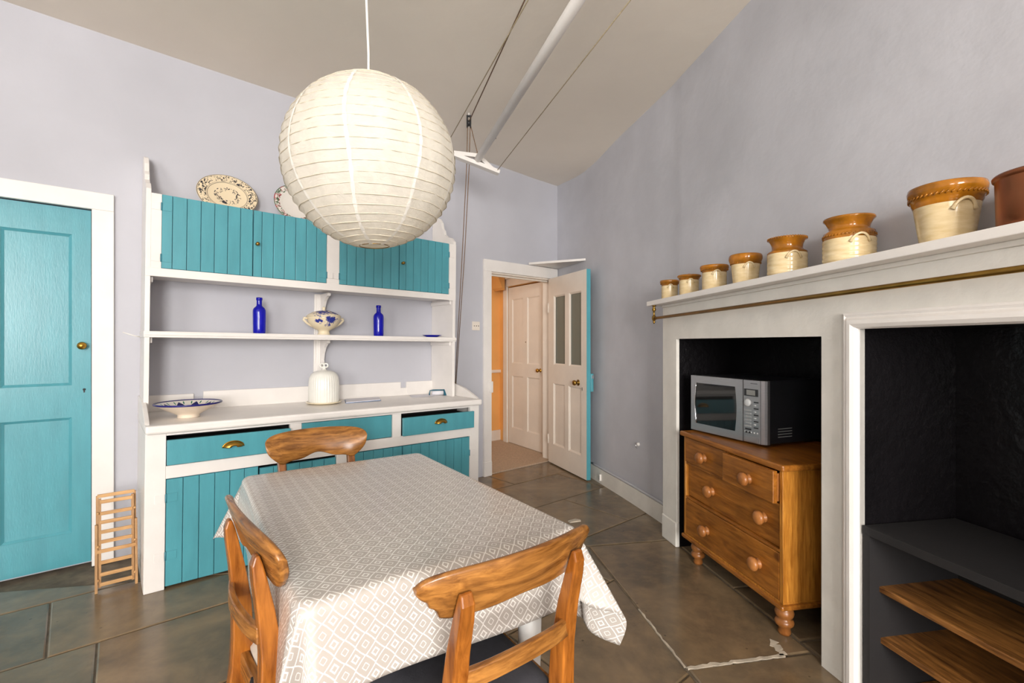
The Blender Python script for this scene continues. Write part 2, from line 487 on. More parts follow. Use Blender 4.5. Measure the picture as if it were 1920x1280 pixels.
# back wall (dresser wall) with its two door openings
DW0, DW1, DWH = 0.092, 0.985, 2.005        # doorway to hall
D1A, D1B, D1H = -3.680, -2.868, 2.085      # cupboard door, left
mb = MB()
T = 0.16
S_R = 1.043
mb.box(LW_S - 0.2, D1A, 0, T, 0, 3.3); mb.box(D1A, D1B, 0, T, D1H, 3.3); mb.box(D1A, D1B, 0.06, T, 0, D1H)
mb.box(D1B, DW0, 0, T, 0, 3.3); mb.box(DW0, DW1, 0, T, DWH, 3.3); mb.box(DW1, S_R + 0.3, 0, T, 0, 3.3)
wall_back = place(mb.build('wall_back', m_wall), bw(0, 0), A_ANG)
struct(wall_back, 'pale lavender grey wall behind the painted dresser', 'wall')

# right wall, gently curved near the corner
K = bw(S_R, 0)
Pm = Vector((0.66, 5.02, 0)); P1 = Vector((0.785, 4.64, 0)); P2 = rw(-0.17, 0.125)
P1b = Vector((0.86, 4.37, 0))
path = [K, Pm, P1, P1b, (P1b + P2) / 2 + Vector((0.008, 0, 0)), P2, rw(0.0198, 0.125)]
def catmull(pts, m):
    out = []
    q = [pts[0] * 2 - pts[1]] + pts + [pts[-1] * 2 - pts[-2]]
    for i in range(1, len(q) - 2):
        for k in range(m):
            t = k / m; a, b, c, d = q[i - 1], q[i], q[i + 1], q[i + 2]
            out.append(0.5 * ((2 * b) + (c - a) * t + (2 * a - 5 * b + 4 * c - d) * t * t + (3 * b - a - 3 * c + d) * t ** 3))
    return out + [pts[-1]]
path = catmull(path, 5)
def offset_path(path, d):
    out = []
    for i, p in enumerate(path):
        dr = (path[min(i + 1, len(path) - 1)] - path[max(i - 1, 0)]); dr.z = 0; dr.normalize()
        nrm = Vector((-dr.y, dr.x, 0))     # away from the room for a path running towards the viewer
        out.append(p + nrm * d)
    return out
outp = offset_path(path, 0.2)
mb = MB()
n_ = len(path)
vs_ = [(q.x, q.y, z) for z in (0, 3.3) for q in path] + [(q.x, q.y, z) for z in (0, 3.3) for q in outp]
mb.add(vs_, [(i, i + 1, n_ + i + 1, n_ + i) for i in range(n_ - 1)], True)
mb.add([(v[0], v[1], -0.001 if v[2] == 0 else 3.301) for v in vs_], [(2 * n_ + i, 3 * n_ + i, 3 * n_ + i + 1, 2 * n_ + i + 1) for i in range(n_ - 1)] + [(i, n_ + i, 3 * n_ + i, 2 * n_ + i) for i in (0, n_ - 1)] + [(n_ + i, n_ + i + 1, 3 * n_ + i + 1, 3 * n_ + i) for i in range(n_ - 1)] + [(i, 2 * n_ + i, 2 * n_ + i + 1, i + 1) for i in range(n_ - 1)])
X_END = 7.7
def rbox(x0, x1, y0, y1, z0, z1):
    q = [rw(x0, y0), rw(x1, y0), rw(x1, y1), rw(x0, y1)]
    mb.hexa([Vector((p.x, p.y, z0)) for p in q] + [Vector((p.x, p.y, z1)) for p in q])
AL1, AR1, AZ1 = 0.175, 1.318, 1.327        # left alcove
AL2, AR2, AZ2 = 1.492, 2.80, 1.352         # right alcove
rbox(0.02, X_END, 0.125, 0.32, 1.45, 3.3)
rbox(0.02, AL1 - 0.03, 0.125, 0.32, 0, 1.45)
rbox(AR2 + 0.05, X_END, 0.125, 0.32, 0, 1.45)
wall_right = mb.build('wall_right', m_wallr)
struct(wall_right, 'uneven grey lavender plaster wall above the mantel shelf', 'wall')

# wall left of the viewer and the window wall behind the viewer
LP = bw(LW_S, 0)
lv = Vector((WIN_A.x - LP.x, WIN_A.y - LP.y))
mb = MB().box(-0.3, lv.length + 0.2, -0.2, 0, 0, 3.3)
wall_left = place(mb.build('wall_left', m_wall), (LP.x, LP.y, 0), math.atan2(lv.y, lv.x))
struct(wall_left, 'lavender grey side wall left of the viewer', 'wall')
mb = MB()
WL = (WIN_B - WIN_A).length
mb.box(-0.3, WINS[1][0], -0.2, 0, 0, 3.3); mb.box(WINS[1][1], WINS[0][0], -0.2, 0, 0, 3.3); mb.box(WINS[0][1], WL + 0.3, -0.2, 0, 0, 3.3)
for w0_, w1_ in WINS: mb.box(w0_, w1_, -0.2, 0, 0, WIN_Z0); mb.box(w0_, w1_, -0.2, 0, WIN_Z1, 3.3)
wall_front = place(mb.build('wall_front', m_wall), (WIN_A.x, WIN_A.y, 0), W_ANG)
struct(wall_front, 'lavender grey window wall behind the viewer', 'wall')
def sash_window(name, w, h, loc, rot, label):
    r = struct(thing(name, label, 'window', loc, rot))
    f = MB()
    f.box(0, 0.06, -0.14, -0.08, 0, h); f.box(w - 0.06, w, -0.14, -0.08, 0, h)
    f.box(0, w, -0.14, -0.08, 0, 0.07); f.box(0, w, -0.14, -0.08, h - 0.06, h); f.box(0, w, -0.14, -0.08, h / 2 - 0.03, h / 2 + 0.03)
    f.box(w / 2 - 0.015, w / 2 + 0.015, -0.13, -0.09, 0, h)
    f.build('window_frame', m_white, r)
    MB().box(-0.05, w + 0.05, -0.10, 0.06, -0.04, 0).build('window_sill', m_white, r)
    return r
for k, (w0_, w1_) in enumerate(WINS):
    p = WIN_A + WDIR * w0_
    sash_window('window_%d' % (k + 1), w1_ - w0_, WIN_Z1 - WIN_Z0, (p.x, p.y, WIN_Z0), W_ANG, ['white sash window behind the viewer, on the chimney side', 'white sash window behind the viewer, on the far side from the chimney'][k])

# ceiling
mb = MB()
N = 44; xs = [-5.2 + 8.6 * i / N for i in range(N + 1)]; ys = [-4.8 + 11.8 * i / N for i in range(N + 1)]
vs = [(x, y, ceil_z(x, y)) for y in ys for x in xs]
fs = [(j * (N + 1) + i, j * (N + 1) + i + 1, (j + 1) * (N + 1) + i + 1, (j + 1) * (N + 1) + i) for j in range(N) for i in range(N)]
mb.add(vs, fs, True)
o2 = len(mb.v)
mb.add([(-5.2, -4.8, 3.4), (3.4, -4.8, 3.4), (3.4, 7.0, 3.4), (-5.2, 7.0, 3.4)], [(0, 1, 2, 3)])
ceiling = struct(mb.build('ceiling', m_ceil), 'uneven off-white plaster ceiling', 'ceiling')

# floor: mortar bed and individual flagstones
mb = MB(); mb.add([(-5.2, -5, -0.007), (3.6, -5, -0.007), (3.6, 6.2, -0.007), (-5.2, 6.2, -0.007),
                   (-5.2, -5, -0.10), (3.6, -5, -0.10), (3.6, 6.2, -0.10), (-5.2, 6.2, -0.10)],
                  [(0, 1, 2, 3), (7, 6, 5, 4), (0, 4, 5, 1), (1, 5, 6, 2), (2, 6, 7, 3), (3, 7, 4, 0)])
floor = struct(mb.build('floor', m_mortar), 'dark worn flagstone floor with pale mortar joints', 'floor')
def clip(poly, p0, nrm):          # keep the side where (p-p0).n <= 0
    out = []
    for i, a in enumerate(poly):
        b = poly[(i + 1) % len(poly)]
        da = (a - p0).dot(nrm); db = (b - p0).dot(nrm)
        if da <= 0: out.append(a)
        if (da < 0 < db) or (db < 0 < da): out.append(a + (b - a) * (da / (da - db)))
    return out
def area2(p): return abs(sum(p[i].x * p[(i + 1) % len(p)].y - p[(i + 1) % len(p)].x * p[i].y for i in range(len(p)))) / 2
def inset(poly, d):
    cx = sum((p for p in poly), Vector((0, 0))) / len(poly)
    s = sum(poly[i].x * poly[(i + 1) % len(poly)].y - poly[(i + 1) % len(poly)].x * poly[i].y for i in range(len(poly)))
    out = list(poly)
    for i in range(len(poly)):
        a, b = poly[i], poly[(i + 1) % len(poly)]
        e = b - a
        if e.length < 1e-4: continue
        e.normalize(); nr = Vector((e.y, -e.x)) if s > 0 else Vector((-e.y, e.x))
        out = clip(out, a - nr * d, nr)
    return out
def slab(poly, gap):
    poly = inset(poly, gap)
    if len(poly) < 3 or area2(poly) < 0.004: return
    top = inset(poly, 0.006)
    if len(top) != len(poly): return
    dz = random.uniform(-0.0008, 0.0008)
    n = len(poly)
    v = [(p.x, p.y, -0.03) for p in poly] + [(p.x, p.y, -0.0035 + dz) for p in poly] + [(p.x, p.y, dz) for p in top]
    f = [tuple(range(n - 1, -1, -1)), tuple(range(2 * n, 3 * n))]
    for r in (0, 1):
        f += [(r * n + i, r * n + (i + 1) % n, (r + 1) * n + (i + 1) % n, (r + 1) * n + i) for i in range(n)]
    MB().add(v, f).build('flagstone', m_flag, floor)
def v2(w): return Vector((w.x, w.y))
# zone beside the chimney: slabs square to the breast
ZB_S, ZB_T = 0.545, 0.06           # the zone reaches this far in front of the breast, and starts here
def zone_split(poly, gap):
    p0 = C0 - EN * ZB_S
    rest = clip(poly, C0 + EX * ZB_T, EX)             # beyond the far edge of the zone
    if len(rest) > 2: slab(rest, gap)
    near = clip(poly, C0 + EX * ZB_T, -EX)
    if len(near) > 2:
        near = clip(near, p0, EN)                     # in front of the zone (room side)
        if len(near) > 2: slab(near, gap)
rows = [0.0, -0.40, -0.98, -1.62, -2.10, -2.76, -3.36, -3.95, -4.60, -5.3, -5.9, -6.5, -7.2, -7.8]
# courses parallel to the dresser wall; y negative into the room
rowcuts = {0: [-4.6, -3.35, -2.5, -1.7, -0.9, 0.05, 1.3], 1: [-4.6, -3.02, -2.1, -1.2, -0.35, 0.62, 1.5],
           2: [-4.6, -3.56, -2.84, -1.75, -0.8, 0.10, 0.95, 1.9], 3: [-4.6, -3.4, -2.72, -1.6, -0.7, 0.3, 1.2, 2.1]}
for r in range(len(rows) - 1):
    cuts = rowcuts.get(r)
    if cuts is None:
        cuts = [-5.0]
        while cuts[-1] < 3.0: cuts.append(cuts[-1] + random.uniform(0.7, 1.1))
    for i in range(len(cuts) - 1):
        y1, y0 = rows[r], rows[r + 1]
        j = [random.uniform(-0.02, 0.02) for _ in range(4)]
        poly = [v2(bw(cuts[i] + (0.02 if i % 2 else -0.015), y0)), v2(bw(cuts[i + 1] + (0.02 if (i + 1) % 2 else -0.015), y0)), v2(bw(cuts[i + 1], y1)), v2(bw(cuts[i], y1))]
        zone_split(poly, 0.004)
for (t0, t1, ya, yb) in [(ZB_T, 1.235, -ZB_S, 0.035), (1.235, 2.2, -ZB_S, 0.035), (2.2, 3.1, -ZB_S, 0.035), (3.1, 4.2, -ZB_S, 0.035), (4.2, 5.1, -ZB_S, 0.035), (5.1, 6.2, -ZB_S, 0.035), (6.2, 7.5, -ZB_S, 0.035),
                         (ZB_T, 0.70, 0.035, 0.70), (0.70, 1.16, 0.035, 0.70), (1.16, 2.0, 0.035, 0.70), (2.0, 2.9, 0.035, 0.7)]:
    slab([v2(rw(t0, ya)), v2(rw(t1, ya)), v2(rw(t1, yb)), v2(rw(t0, yb))], 0.0065 if t0 < 1.0 else 0.009)

# pale lime pointing in the joint in front of the chest
rj = random.Random(5)
def pointing(pts, w):
    L_, R_ = [], []
    for i, p_ in enumerate(pts):
        d_ = (pts[min(i + 1, len(pts) - 1)] - pts[max(i - 1, 0)]).normalized(); n_ = Vector((-d_.y, d_.x))
        L_.append(p_ + n_ * w * rj.uniform(0.5, 1.3)); R_.append(p_ - n_ * w * rj.uniform(0.5, 1.3))
    n = len(pts)
    vs = [(q.x, q.y, 0.0012) for q in L_] + [(q.x, q.y, 0.0012) for q in R_] + [(q.x, q.y, -0.006) for q in L_] + [(q.x, q.y, -0.006) for q in R_]
    fs = []
    for i in range(n - 1):
        fs += [(i, i + 1, n + i + 1, n + i), (i, 2 * n + i, 2 * n + i + 1, i + 1), (n + i, n + i + 1, 3 * n + i + 1, 3 * n + i)]
    return MB().add(vs, fs).build('mortar_joint', m_lime, floor)
pointing([v2(rw(1.235 + rj.uniform(-0.004, 0.004), -ZB_S + 0.006 + 0.44 * k / 24)) for k in range(25)], 0.009)
pointing([v2(rw(0.80 + 0.435 * k / 16, -ZB_S + rj.uniform(-0.003, 0.003))) for k in range(17)], 0.0045)
pointing([v2(rw(1.235 - 0.012 * k, -0.10 + 0.006 * k * (k % 3) * 0.3)) for k in range(9)], 0.016)

# ------------------------------------------------------------------ chimney breast
breast = struct(thing('wall_chimney', 'white painted chimney breast with two black alcoves', 'chimney breast', rw(0, 0), E_ANG))
XE = 3.2
mb = MB()
mb.box(0, AL1, 0, 0.021, 0.155, AZ1); mb.box(0, AL1 - 0.045, 0.021, 0.125, 0, AZ1); mb.box(AR1, AL2, 0, 0.021, 0, AZ1); mb.box(AR2, XE, 0, 0.021, 0, 1.56)
mb.box(0, XE, 0, 0.021, AZ2, 1.56); mb.box(0, AL2, 0, 0.021, AZ1, AZ2); mb.box(0, XE, 0.021, 0.125, AZ2 + 0.045, 1.56)
part(breast, 'masonry_face', m_breast, mb)
part(breast, 'plinth', m_breast, MB().box(-0.004, AL1 + 0.006, -0.007, 0.0215, 0, 0.155), 0.006)
def lining(x0, x1, zt, depth, name):
    g = MB(); w = 0.04; y0 = 0.022
    g.box(x0 - w, x0 - 0.001, y0, depth + w, 0, zt + w); g.box(x1 + 0.001, x1 + w, y0, depth + w, 0, zt + w)
    g.box(x0 - w, x1 + w, y0, depth + w, zt + 0.001, zt + w); g.box(x0 - w, x1 + w, depth, depth + w, 0, zt + w)
    return part(breast, name, m_black, g, 0, 'black painted alcove lining')
lining(AL1, AR1, AZ1, 0.66, 'alcove_lining')
lining(AL2, AR2, AZ2, 0.43, 'alcove_lining')
# moulded surround of the right alcove
def moulding(profile, name):
    """profile: list of (across, proud); across 0 = inner edge, runs up the left side then along the top"""
    g = MB(); secs = []
    for (ax_, pr) in profile: pass
    ring0 = [(AL2 - a, -p, 0.0) for a, p in profile]
    ring1 = [(AL2 - a, -p, AZ2 + a) for a, p in profile]
    ring2 = [(AR2 + a, -p, AZ2 + a) for a, p in profile]
    ring3 = [(AR2 + a, -p, 0.0) for a, p in profile]
    g.sections([ring0, ring1, ring2, ring3])
    return part(breast, name, m_white, g, 0.0)
moulding([(0.0, -0.02), (0.0, 0.008), (0.006, 0.020), (0.018, 0.027), (0.032, 0.026), (0.040, 0.016), (0.044, 0.013), (0.052, 0.017), (0.060, 0.013), (0.062, -0.02)], 'moulded_surround')

# skirting and pipe along the right wall
pth = path[:-1] + [rw(-0.002, 0.125)]
inn = offset_path(pth, -0.022)
mb = MB()
for i in range(len(pth) - 1):
    a, b, c, d = inn[i], inn[i + 1], pth[i + 1], pth[i]
    mb.hexa([Vector((q.x, q.y, 0)) for q in (a, b, c, d)] + [Vector((q.x, q.y, 0.132)) for q in (a, b, c, d)])
baseboard = struct(mb.build('baseboard_right', m_breast), 'off-white painted skirting along the curved wall', 'skirting')
mid = offset_path(pth, -0.012)
pipe = thing('wall_pipe', 'thin grey painted pipe running on top of the skirting', 'pipe', (0, 0, 0))
part(pipe, 'pipe_run', m_wall, MB().tube([Vector((q.x, q.y, 0.143)) for q in mid[10:]], 0.0095, 8))
e_ = mid[-1]
part(pipe, 'chrome_elbow', m_chrome, MB().tube([Vector((e_.x, e_.y, 0.143)) - Vector((EX.x, EX.y, 0)) * 0.02, Vector((e_.x, e_.y, 0.143)) + Vector((EX.x, EX.y, 0)) * 0.012], 0.013, 8), 0, 'shiny chrome pipe end')
b_ = inn[14]
cl = thing('wall_clip', 'small white clip fixed on the skirting beside the open door', 'clip', (b_.x, b_.y, 0.06), math.radians(-72))
part(cl, 'clip_body', m_white, MB().box(-0.008, 0.008, -0.018, 0.0, -0.03, 0.03), 0.003)
part(cl, 'clip_slot', m_dark, MB().box(-0.003, 0.003, -0.0195, -0.017, -0.02, 0.02))
h_ = P1b.lerp(P2, 0.58); 
hk = thing('wall_hook', 'small white hook screwed into the grey wall', 'hook', (h_.x, h_.y, 0.495), math.radians(-76))
part(hk, 'rose', m_white, MB().lathe([(0.0, -0.012), (0.012, -0.010), (0.014, 0.0), (0.014, 0.01)], 16, axis='y'))
part(hk, 'hook_wire', m_chrome, MB().tube([(0, -0.01, 0), (0, -0.02, -0.004), (0, -0.022, -0.02), (0, -0.012, -0.03)], 0.003, 6))

# mantel shelf
TILT = 0.0125
def mz(t): return 1.584 + TILT * t
mantel = thing('mantel_shelf', 'long white painted mantel shelf holding the row of stoneware jars', 'shelf', rw(0, 0, 0), E_ANG)
g = MB()
def tilted(g, x0, x1, y0, y1, dz0, dz1):
    g.hexa([(x0, y0, mz(x0) + dz0), (x1, y0, mz(x1) + dz0), (x1, y1, mz(x1) + dz0), (x0, y1, mz(x0) + dz0),
            (x0, y0, mz(x0) + dz1), (x1, y0, mz(x1) + dz1), (x1, y1, mz(x1) + dz1), (x0, y1, mz(x0) + dz1)])
tilted(g, -0.075, XE + 0.05, -0.082, 0.123, -0.031, 0.0)
part(mantel, 'shelf_board', m_white, g, 0.003)
g = MB(); tilted(g, 0.004, XE, -0.012, 0.03, -0.048, -0.031)
part(mantel, 'cove_strip', m_breast, g, 0.003)

rail = thing('brass_rail', 'long brass towel rail hanging under the mantel shelf', 'rail', rw(0, 0, 0), E_ANG)
def rz(t): return 1.466 + TILT * t
part(rail, 'rod', m_brassdark, MB().tube([(0.0, -0.062, rz(0.0)), (XE, -0.062, rz(XE))], 0.0095, 12))
for t_ in (-0.005, 2.9):
    zt = mz(t_) - 0.031; zr = rz(t_)
    h = zt - zr
    g = MB().lathe([(0.014, h), (0.014, h - 0.006), (0.007, h - 0.010), (0.012, h - 0.022), (0.014, h - 0.030), (0.007, h - 0.040), (0.006, h - 0.06), (0.007, 0.02),
                    (0.013, 0.012), (0.015, 0.0), (0.012, -0.012), (0.006, -0.018), (0.009, -0.026), (0.005, -0.034), (0.0, -0.038)], 14, (t_, -0.062, zr))
    part(rail, 'bracket', m_brassdark, g)

# ------------------------------------------------------------------ stoneware jars on the mantel
def jar(name, label, t, d, h, style, yc=0.016):
    r = d / 2
    o = thing(name, label, 'jar', rw(t, yc, mz(t)), E_ANG + math.radians(15))
    if style == 'straight':       # straight crock, collared rim
        b = r * 0.84
        body = [(0.0, 0), (b * 0.95, 0), (b, 0.005), (b, h * 0.72)]
        rim = [(b, h * 0.72), (b * 1.01, h * 0.80), (r * 0.93, h * 0.85), (r, h * 0.90), (r, h * 0.965), (r * 0.97, h), (r * 0.84, h), (r * 0.80, h * 0.9), (r * 0.78, h * 0.3)]
    elif style == 'lidded':
        b = r * 0.82
        body = [(0.0, 0), (b * 0.95, 0), (b, 0.005), (b, h * 0.70)]
        rim = [(b, h * 0.70), (b, h * 0.80), (r * 0.92, h * 0.83), (r, h * 0.86), (r, h * 0.91), (r * 0.96, h * 0.93), (r * 0.5, h * 0.95), (r * 0.16, h * 0.955), (r * 0.14, h * 0.985), (r * 0.10, h), (0, h)]
    elif style == 'taper':        # wide heavy rim, tapered body
        b = r * 0.76
        body = [(0.0, 0), (b * 0.94, 0), (b * 0.97, 0.006), (r * 0.86, h * 0.66)]
        rim = [(r * 0.86, h * 0.66), (r * 0.90, h * 0.72), (r * 0.95, h * 0.77), (r, h * 0.84), (r * 1.0, h * 0.92), (r * 0.96, h * 0.98), (r * 0.90, h), (r * 0.80, h * 0.98), (r * 0.78, h * 0.8), (r * 0.7, h * 0.3)]
    elif style == 'wide':         # big open pan with banded rim
        b = r * 0.68
        body = [(0.0, 0), (b * 0.95, 0), (b, 0.006), (r * 0.84, h * 0.64)]
        rim = [(r * 0.84, h * 0.64), (r * 0.89, h * 0.70), (r * 0.90, h * 0.75), (r * 0.93, h * 0.76), (r * 0.94, h * 0.83), (r * 0.98, h * 0.85), (r, h * 0.92), (r * 0.97, h * 0.985), (r * 0.90, h), (r * 0.84, h * 0.97), (r * 0.78, h * 0.6), (r * 0.68, h * 0.1)]
    else:                         # flared neck
        w = r * 1.03
        body = [(0.0, 0), (w * 0.93, 0), (w * 0.96, 0.006)]
        nr = 5
        for k in range(nr * 4 + 1):
            z = 0.008 + (h * (0.58 if style == 'flare' else 0.52) - 0.008) * k / (nr * 4)
            body.append((w * (1.0 - 0.018 * (0.5 + 0.5 * math.cos(k * math.pi / 2))), z))
        zt = body[-1][1]
        rim = [(w * 0.985, zt), (w * 0.99, zt + h * 0.04), (w * 0.95, zt + h * (0.06 if style == 'flare' else 0.16)), (w * 0.80, zt + h * (0.10 if style == 'flare' else 0.20)), (w * 0.76, zt + h * (0.15 if style == 'flare' else 0.24)),
               (w * 0.78, h * 0.82), (r * 0.90, h * 0.92), (r, h * 0.965), (r * 0.99, h), (r * 0.93, h * 0.99), (r * 0.75, h * 0.88), (r * 0.72, h * 0.4)]
    part(o, 'body', m_stone, MB().lathe(body, 40, cap=False))
    rm = part(o, 'glazed_rim', m_amber, MB().lathe(rim, 40, cap=False))
    # rope bead / notched band under the rim
    zb, rb = {'straight': (h * 0.83, r * 0.93), 'lidded': (h * 0.80, r * 0.86), 'taper': (h * 0.70, r * 0.895), 'wide': (h * 0.795, r * 0.955), 'flare': (h * 0.985, r * 1.0), 'flare2': (h * 0.60, r * 1.01)}[style]
    g = MB(); nb = 44
    for k in range(nb):
        a = math.tau * k / nb
        c_ = Vector((rb * math.cos(a), rb * math.sin(a), zb)); tdir = Vector((-math.sin(a), math.cos(a), 0.8)).normalized()
        L = 0.45 * math.tau * rb / nb
        g.tube([c_ - tdir * L, c_ + tdir * L], max(0.0014, r * 0.028), 5)
    part(rm, 'rope_band', m_amber, g)
    # two lug handles
    zl = {'straight': h * 0.70, 'lidded': h * 0.66, 'taper': h * 0.62, 'wide': h * 0.60, 'flare': h * 0.52, 'flare2': h * 0.50}[style]
    rl = {'straight': r * 0.84, 'lidded': r * 0.82, 'taper': r * 0.84, 'wide': r * 0.83, 'flare': r * 1.02, 'flare2': r * 1.02}[style]
    for a0 in (math.radians(-36), math.radians(144)):
        pts = []
        for k in range(11):
            q = k / 10.0; aa = a0 + (q - 0.5) * 0.75
            lift = math.sin(q * math.pi)
            rr = rl + (0.02 + 0.07 * lift) * r; z = zl - 0.10 * h + 0.17 * h * math.sin(q * math.pi) ** 0.7
            pts.append((rr * math.cos(aa), rr * math.sin(aa), z))
        rads = [r * (0.075 if k in (0, 10) else 0.05) for k in range(11)]
        part(o, 'lug_handle', m_stone, MB().tube(pts, rads, 8))
    return o
jar('stoneware_jar', 'smallest plain stoneware crock, farthest along the mantel shelf', 0.06, 0.122, 0.128, 'straight')
jar('stoneware_jar', 'small lidded stoneware crock, second from the far end of the mantel', 0.30, 0.138, 0.136, 'lidded')
jar('stoneware_jar', 'straight stoneware crock with thin brown rim, third from the far end of the mantel', 0.562, 0.152, 0.140, 'straight')
jar('stoneware_jar', 'tapered stoneware crock with thick rounded brown rim, fourth along the mantel', 0.828, 0.156, 0.150, 'taper')
jar('stoneware_jar', 'squat ribbed stoneware jar with wide flared brown neck, fifth along the mantel', 1.112, 0.155, 0.168, 'flare')
jar('stoneware_jar', 'ribbed stoneware jar with brown shoulder and flared neck, beside the widest crock', 1.43, 0.168, 0.172, 'flare2')
jar('stoneware_jar', 'widest stoneware crock with rope banded amber rim, next to the copper pan', 1.778, 0.192, 0.178, 'wide')
pan = thing('copper_pan', 'round copper pan at the near end of the mantel shelf', 'pan', rw(2.02, 0.016, mz(2.02)), E_ANG)
part(pan, 'pan_body', m_copper, MB().lathe([(0, 0), (0.086, 0), (0.092, 0.004), (0.095, 0.128)], 40, cap=False))
part(pan, 'rolled_rim', m_copper, MB().lathe([(0.095, 0.124), (0.100, 0.128), (0.101, 0.134), (0.097, 0.139), (0.092, 0.136), (0.091, 0.12), (0.088, 0.01), (0, 0.008)], 40, cap=False))

# ------------------------------------------------------------------ chest of drawers
chest = thing('chest_of_drawers', 'honey pine chest of drawers with turned knobs standing in the black alcove', 'chest of drawers', rw(0.300, -0.048), E_ANG)
CW, CD = 0.862, 0.58
g = MB()
g.box(0.022, 0.040, 0.018, CD, 0.145, 0.739); g.box(CW - 0.042, CW - 0.022, 0.018, CD, 0.145, 0.739); g.box(0.022, CW - 0.022, CD - 0.015, CD, 0.145, 0.739)
g.box(0.022, CW - 0.022, 0.018, CD, 0.145, 0.160)
part(chest, 'carcass', m_pinev, g, 0.003)
part(chest, 'top', m_pine, MB().box(0, CW, 0, CD, 0.739, 0.768), 0.008)
part(chest, 'base_moulding', m_pine, MB().box(0.010, CW - 0.010, 0.006, CD, 0.128, 0.150), 0.006)
g = MB()
g.box(0.040, CW - 0.042, 0.020, 0.06, 0.576, 0.588); g.box(0.040, CW - 0.042, 0.020, 0.06, 0.372, 0.384)
g.box(0.435, 0.447, 0.020, 0.06, 0.588, 0.739)
part(chest, 'divider_rail', m_pine, g, 0.002)
part(chest, 'dark_inside', m_blackin, MB().box(0.05, CW - 0.05, 0.30, 0.31, 0.16, 0.72))
def drawer(x0, x1, z0, z1, y, knobs):
    d = part(chest, 'drawer', m_pine, MB().box(x0 + 0.002, x1 - 0.002, y, y + 0.022, z0 + 0.002, z1 - 0.003), 0.003)
    for xa in (x0 + 0.006, x1 - 0.016): part(d, 'drawer_side', m_knob, MB().box(xa, xa + 0.010, y + 0.022, 0.29, z0 + 0.01, z1 - 0.015))
    for kx, kz in knobs:
        part(d, 'knob', m_knob, MB().lathe([(0.024, 0.0), (0.024, -0.005), (0.015, -0.010), (0.015, -0.016), (0.027, -0.020), (0.032, -0.027), (0.032, -0.036), (0.026, -0.044), (0.014, -0.048), (0.0, -0.049)], 20, (kx, y, kz), 'y'))
drawer(0.040, 0.435, 0.588, 0.737, 0.016, [(0.24, 0.655)])
drawer(0.447, CW - 0.042, 0.588, 0.737, -0.012, [(0.655, 0.655)])
drawer(0.040, CW - 0.042, 0.384, 0.576, 0.036, [(0.285, 0.480), (0.70, 0.486)])
drawer(0.040, CW - 0.042, 0.160, 0.372, 0.018, [(0.262, 0.255), (0.685, 0.265)])
for fx, fy in ((0.105, 0.060), (CW - 0.062, 0.060), (0.105, CD - 0.08), (CW - 0.062, CD - 0.08)):
    part(chest, 'foot', m_knob, MB().lathe([(0.024, 0.0), (0.027, 0.012), (0.023, 0.032), (0.036, 0.042), (0.040, 0.054), (0.036, 0.066), (0.026, 0.072), (0.036, 0.082), (0.040, 0.096), (0.036, 0.110), (0.028, 0.118), (0.030, 0.130)], 20, (fx, fy, 0)))

# ------------------------------------------------------------------ microwave
mw_a = math.atan2(0.102, 0.502)
micro = thing('microwave', 'large stainless steel microwave oven on top of the pine chest', 'microwave', rw(0.325, 0.014, 0.768), E_ANG + mw_a)
MW, MH, MD = 0.520, 0.338, 0.42
part(micro, 'casing', m_steeld, MB().box(0.004, MW - 0.004, 0.035, MD, 0.012, MH), 0.006)
for fx in (0.05, MW - 0.05):
    for fy in (0.08, MD - 0.06): part(micro, 'rubber_foot', m_dark, MB().lathe([(0.016, 0), (0.018, 0.013)], 12, (fx, fy, 0)))
dx = 0.385
# door: steel frame around a barrel-sided window
wx0, wx1, wz0, wz1 = 0.045, 0.338, 0.055, 0.296
out_ = [(0.0, 0.012), (dx, 0.012), (dx, MH), (0.0, MH)]
def win_outline(n=10):
    pts = []
    for k in range(n + 1): q = k / n; pts.append((wx0 - 0.012 * math.sin(q * math.pi), wz1 + (wz0 - wz1) * q))
    for k in range(n + 1): q = k / n; pts.append((wx1 + 0.010 * math.sin(q * math.pi) - 0.004, wz0 + (wz1 - wz0) * q))
    return pts
wo = win_outline()
md_ = part(micro, 'door', m_steel, MB().box(0, wx0 - 0.012, 0, 0.035, 0.012, MH).box(wx1 + 0.006, dx, 0, 0.035, 0.012, MH).box(wx0 - 0.012, wx1 + 0.006, 0, 0.035, 0.012, wz0).box(wx0 - 0.012, wx1 + 0.006, 0, 0.035, wz1, MH))
part(md_, 'window', m_glassblk, MB().prism(wo, lambda p, k: (p[0], 0.002 + 0.02 * k, p[1])))
n_ = len(wo) // 2
side = wo[:n_]
g = MB()
g.prism(side + [(wx0 - 0.013, wz0), (wx0 - 0.013, wz1)], lambda p, k: (p[0], 0.03 * k, p[1]))
part(md_, 'window_surround', m_steel, g)
g = MB()
g.prism(wo[n_:] + [(wx1 + 0.007, wz1), (wx1 + 0.007, wz0)], lambda p, k: (p[0], 0.03 * k, p[1]))
part(md_, 'window_surround', m_steel, g)
part(md_, 'chrome_edge', m_chrome, MB().tube([(p[0], -0.001, p[1]) for p in side], 0.0022, 6))
pn = part(micro, 'control_panel', m_steel, MB().box(dx + 0.004, 0.494, 0.0, 0.035, 0.012, MH), 0.003)
part(micro, 'corner_strip', m_steel, MB().prism([(0.496, 0.002), (0.514, 0.010), (MW, 0.022), (MW, 0.04), (0.496, 0.04)], lambda p, k: (p[0], p[1], 0.012 + (MH - 0.012) * k)), 0.002)
part(pn, 'display', m_dark, MB().box(0.396, 0.482, -0.002, 0.0, 0.255, 0.292))
part(pn, 'display_screen', m_screen, MB().box(0.412, 0.466, -0.003, -0.001, 0.260, 0.287))
part(pn, 'print', m_dark, MB().box(0.436, 0.478, -0.001, 0.0, 0.320, 0.3225))
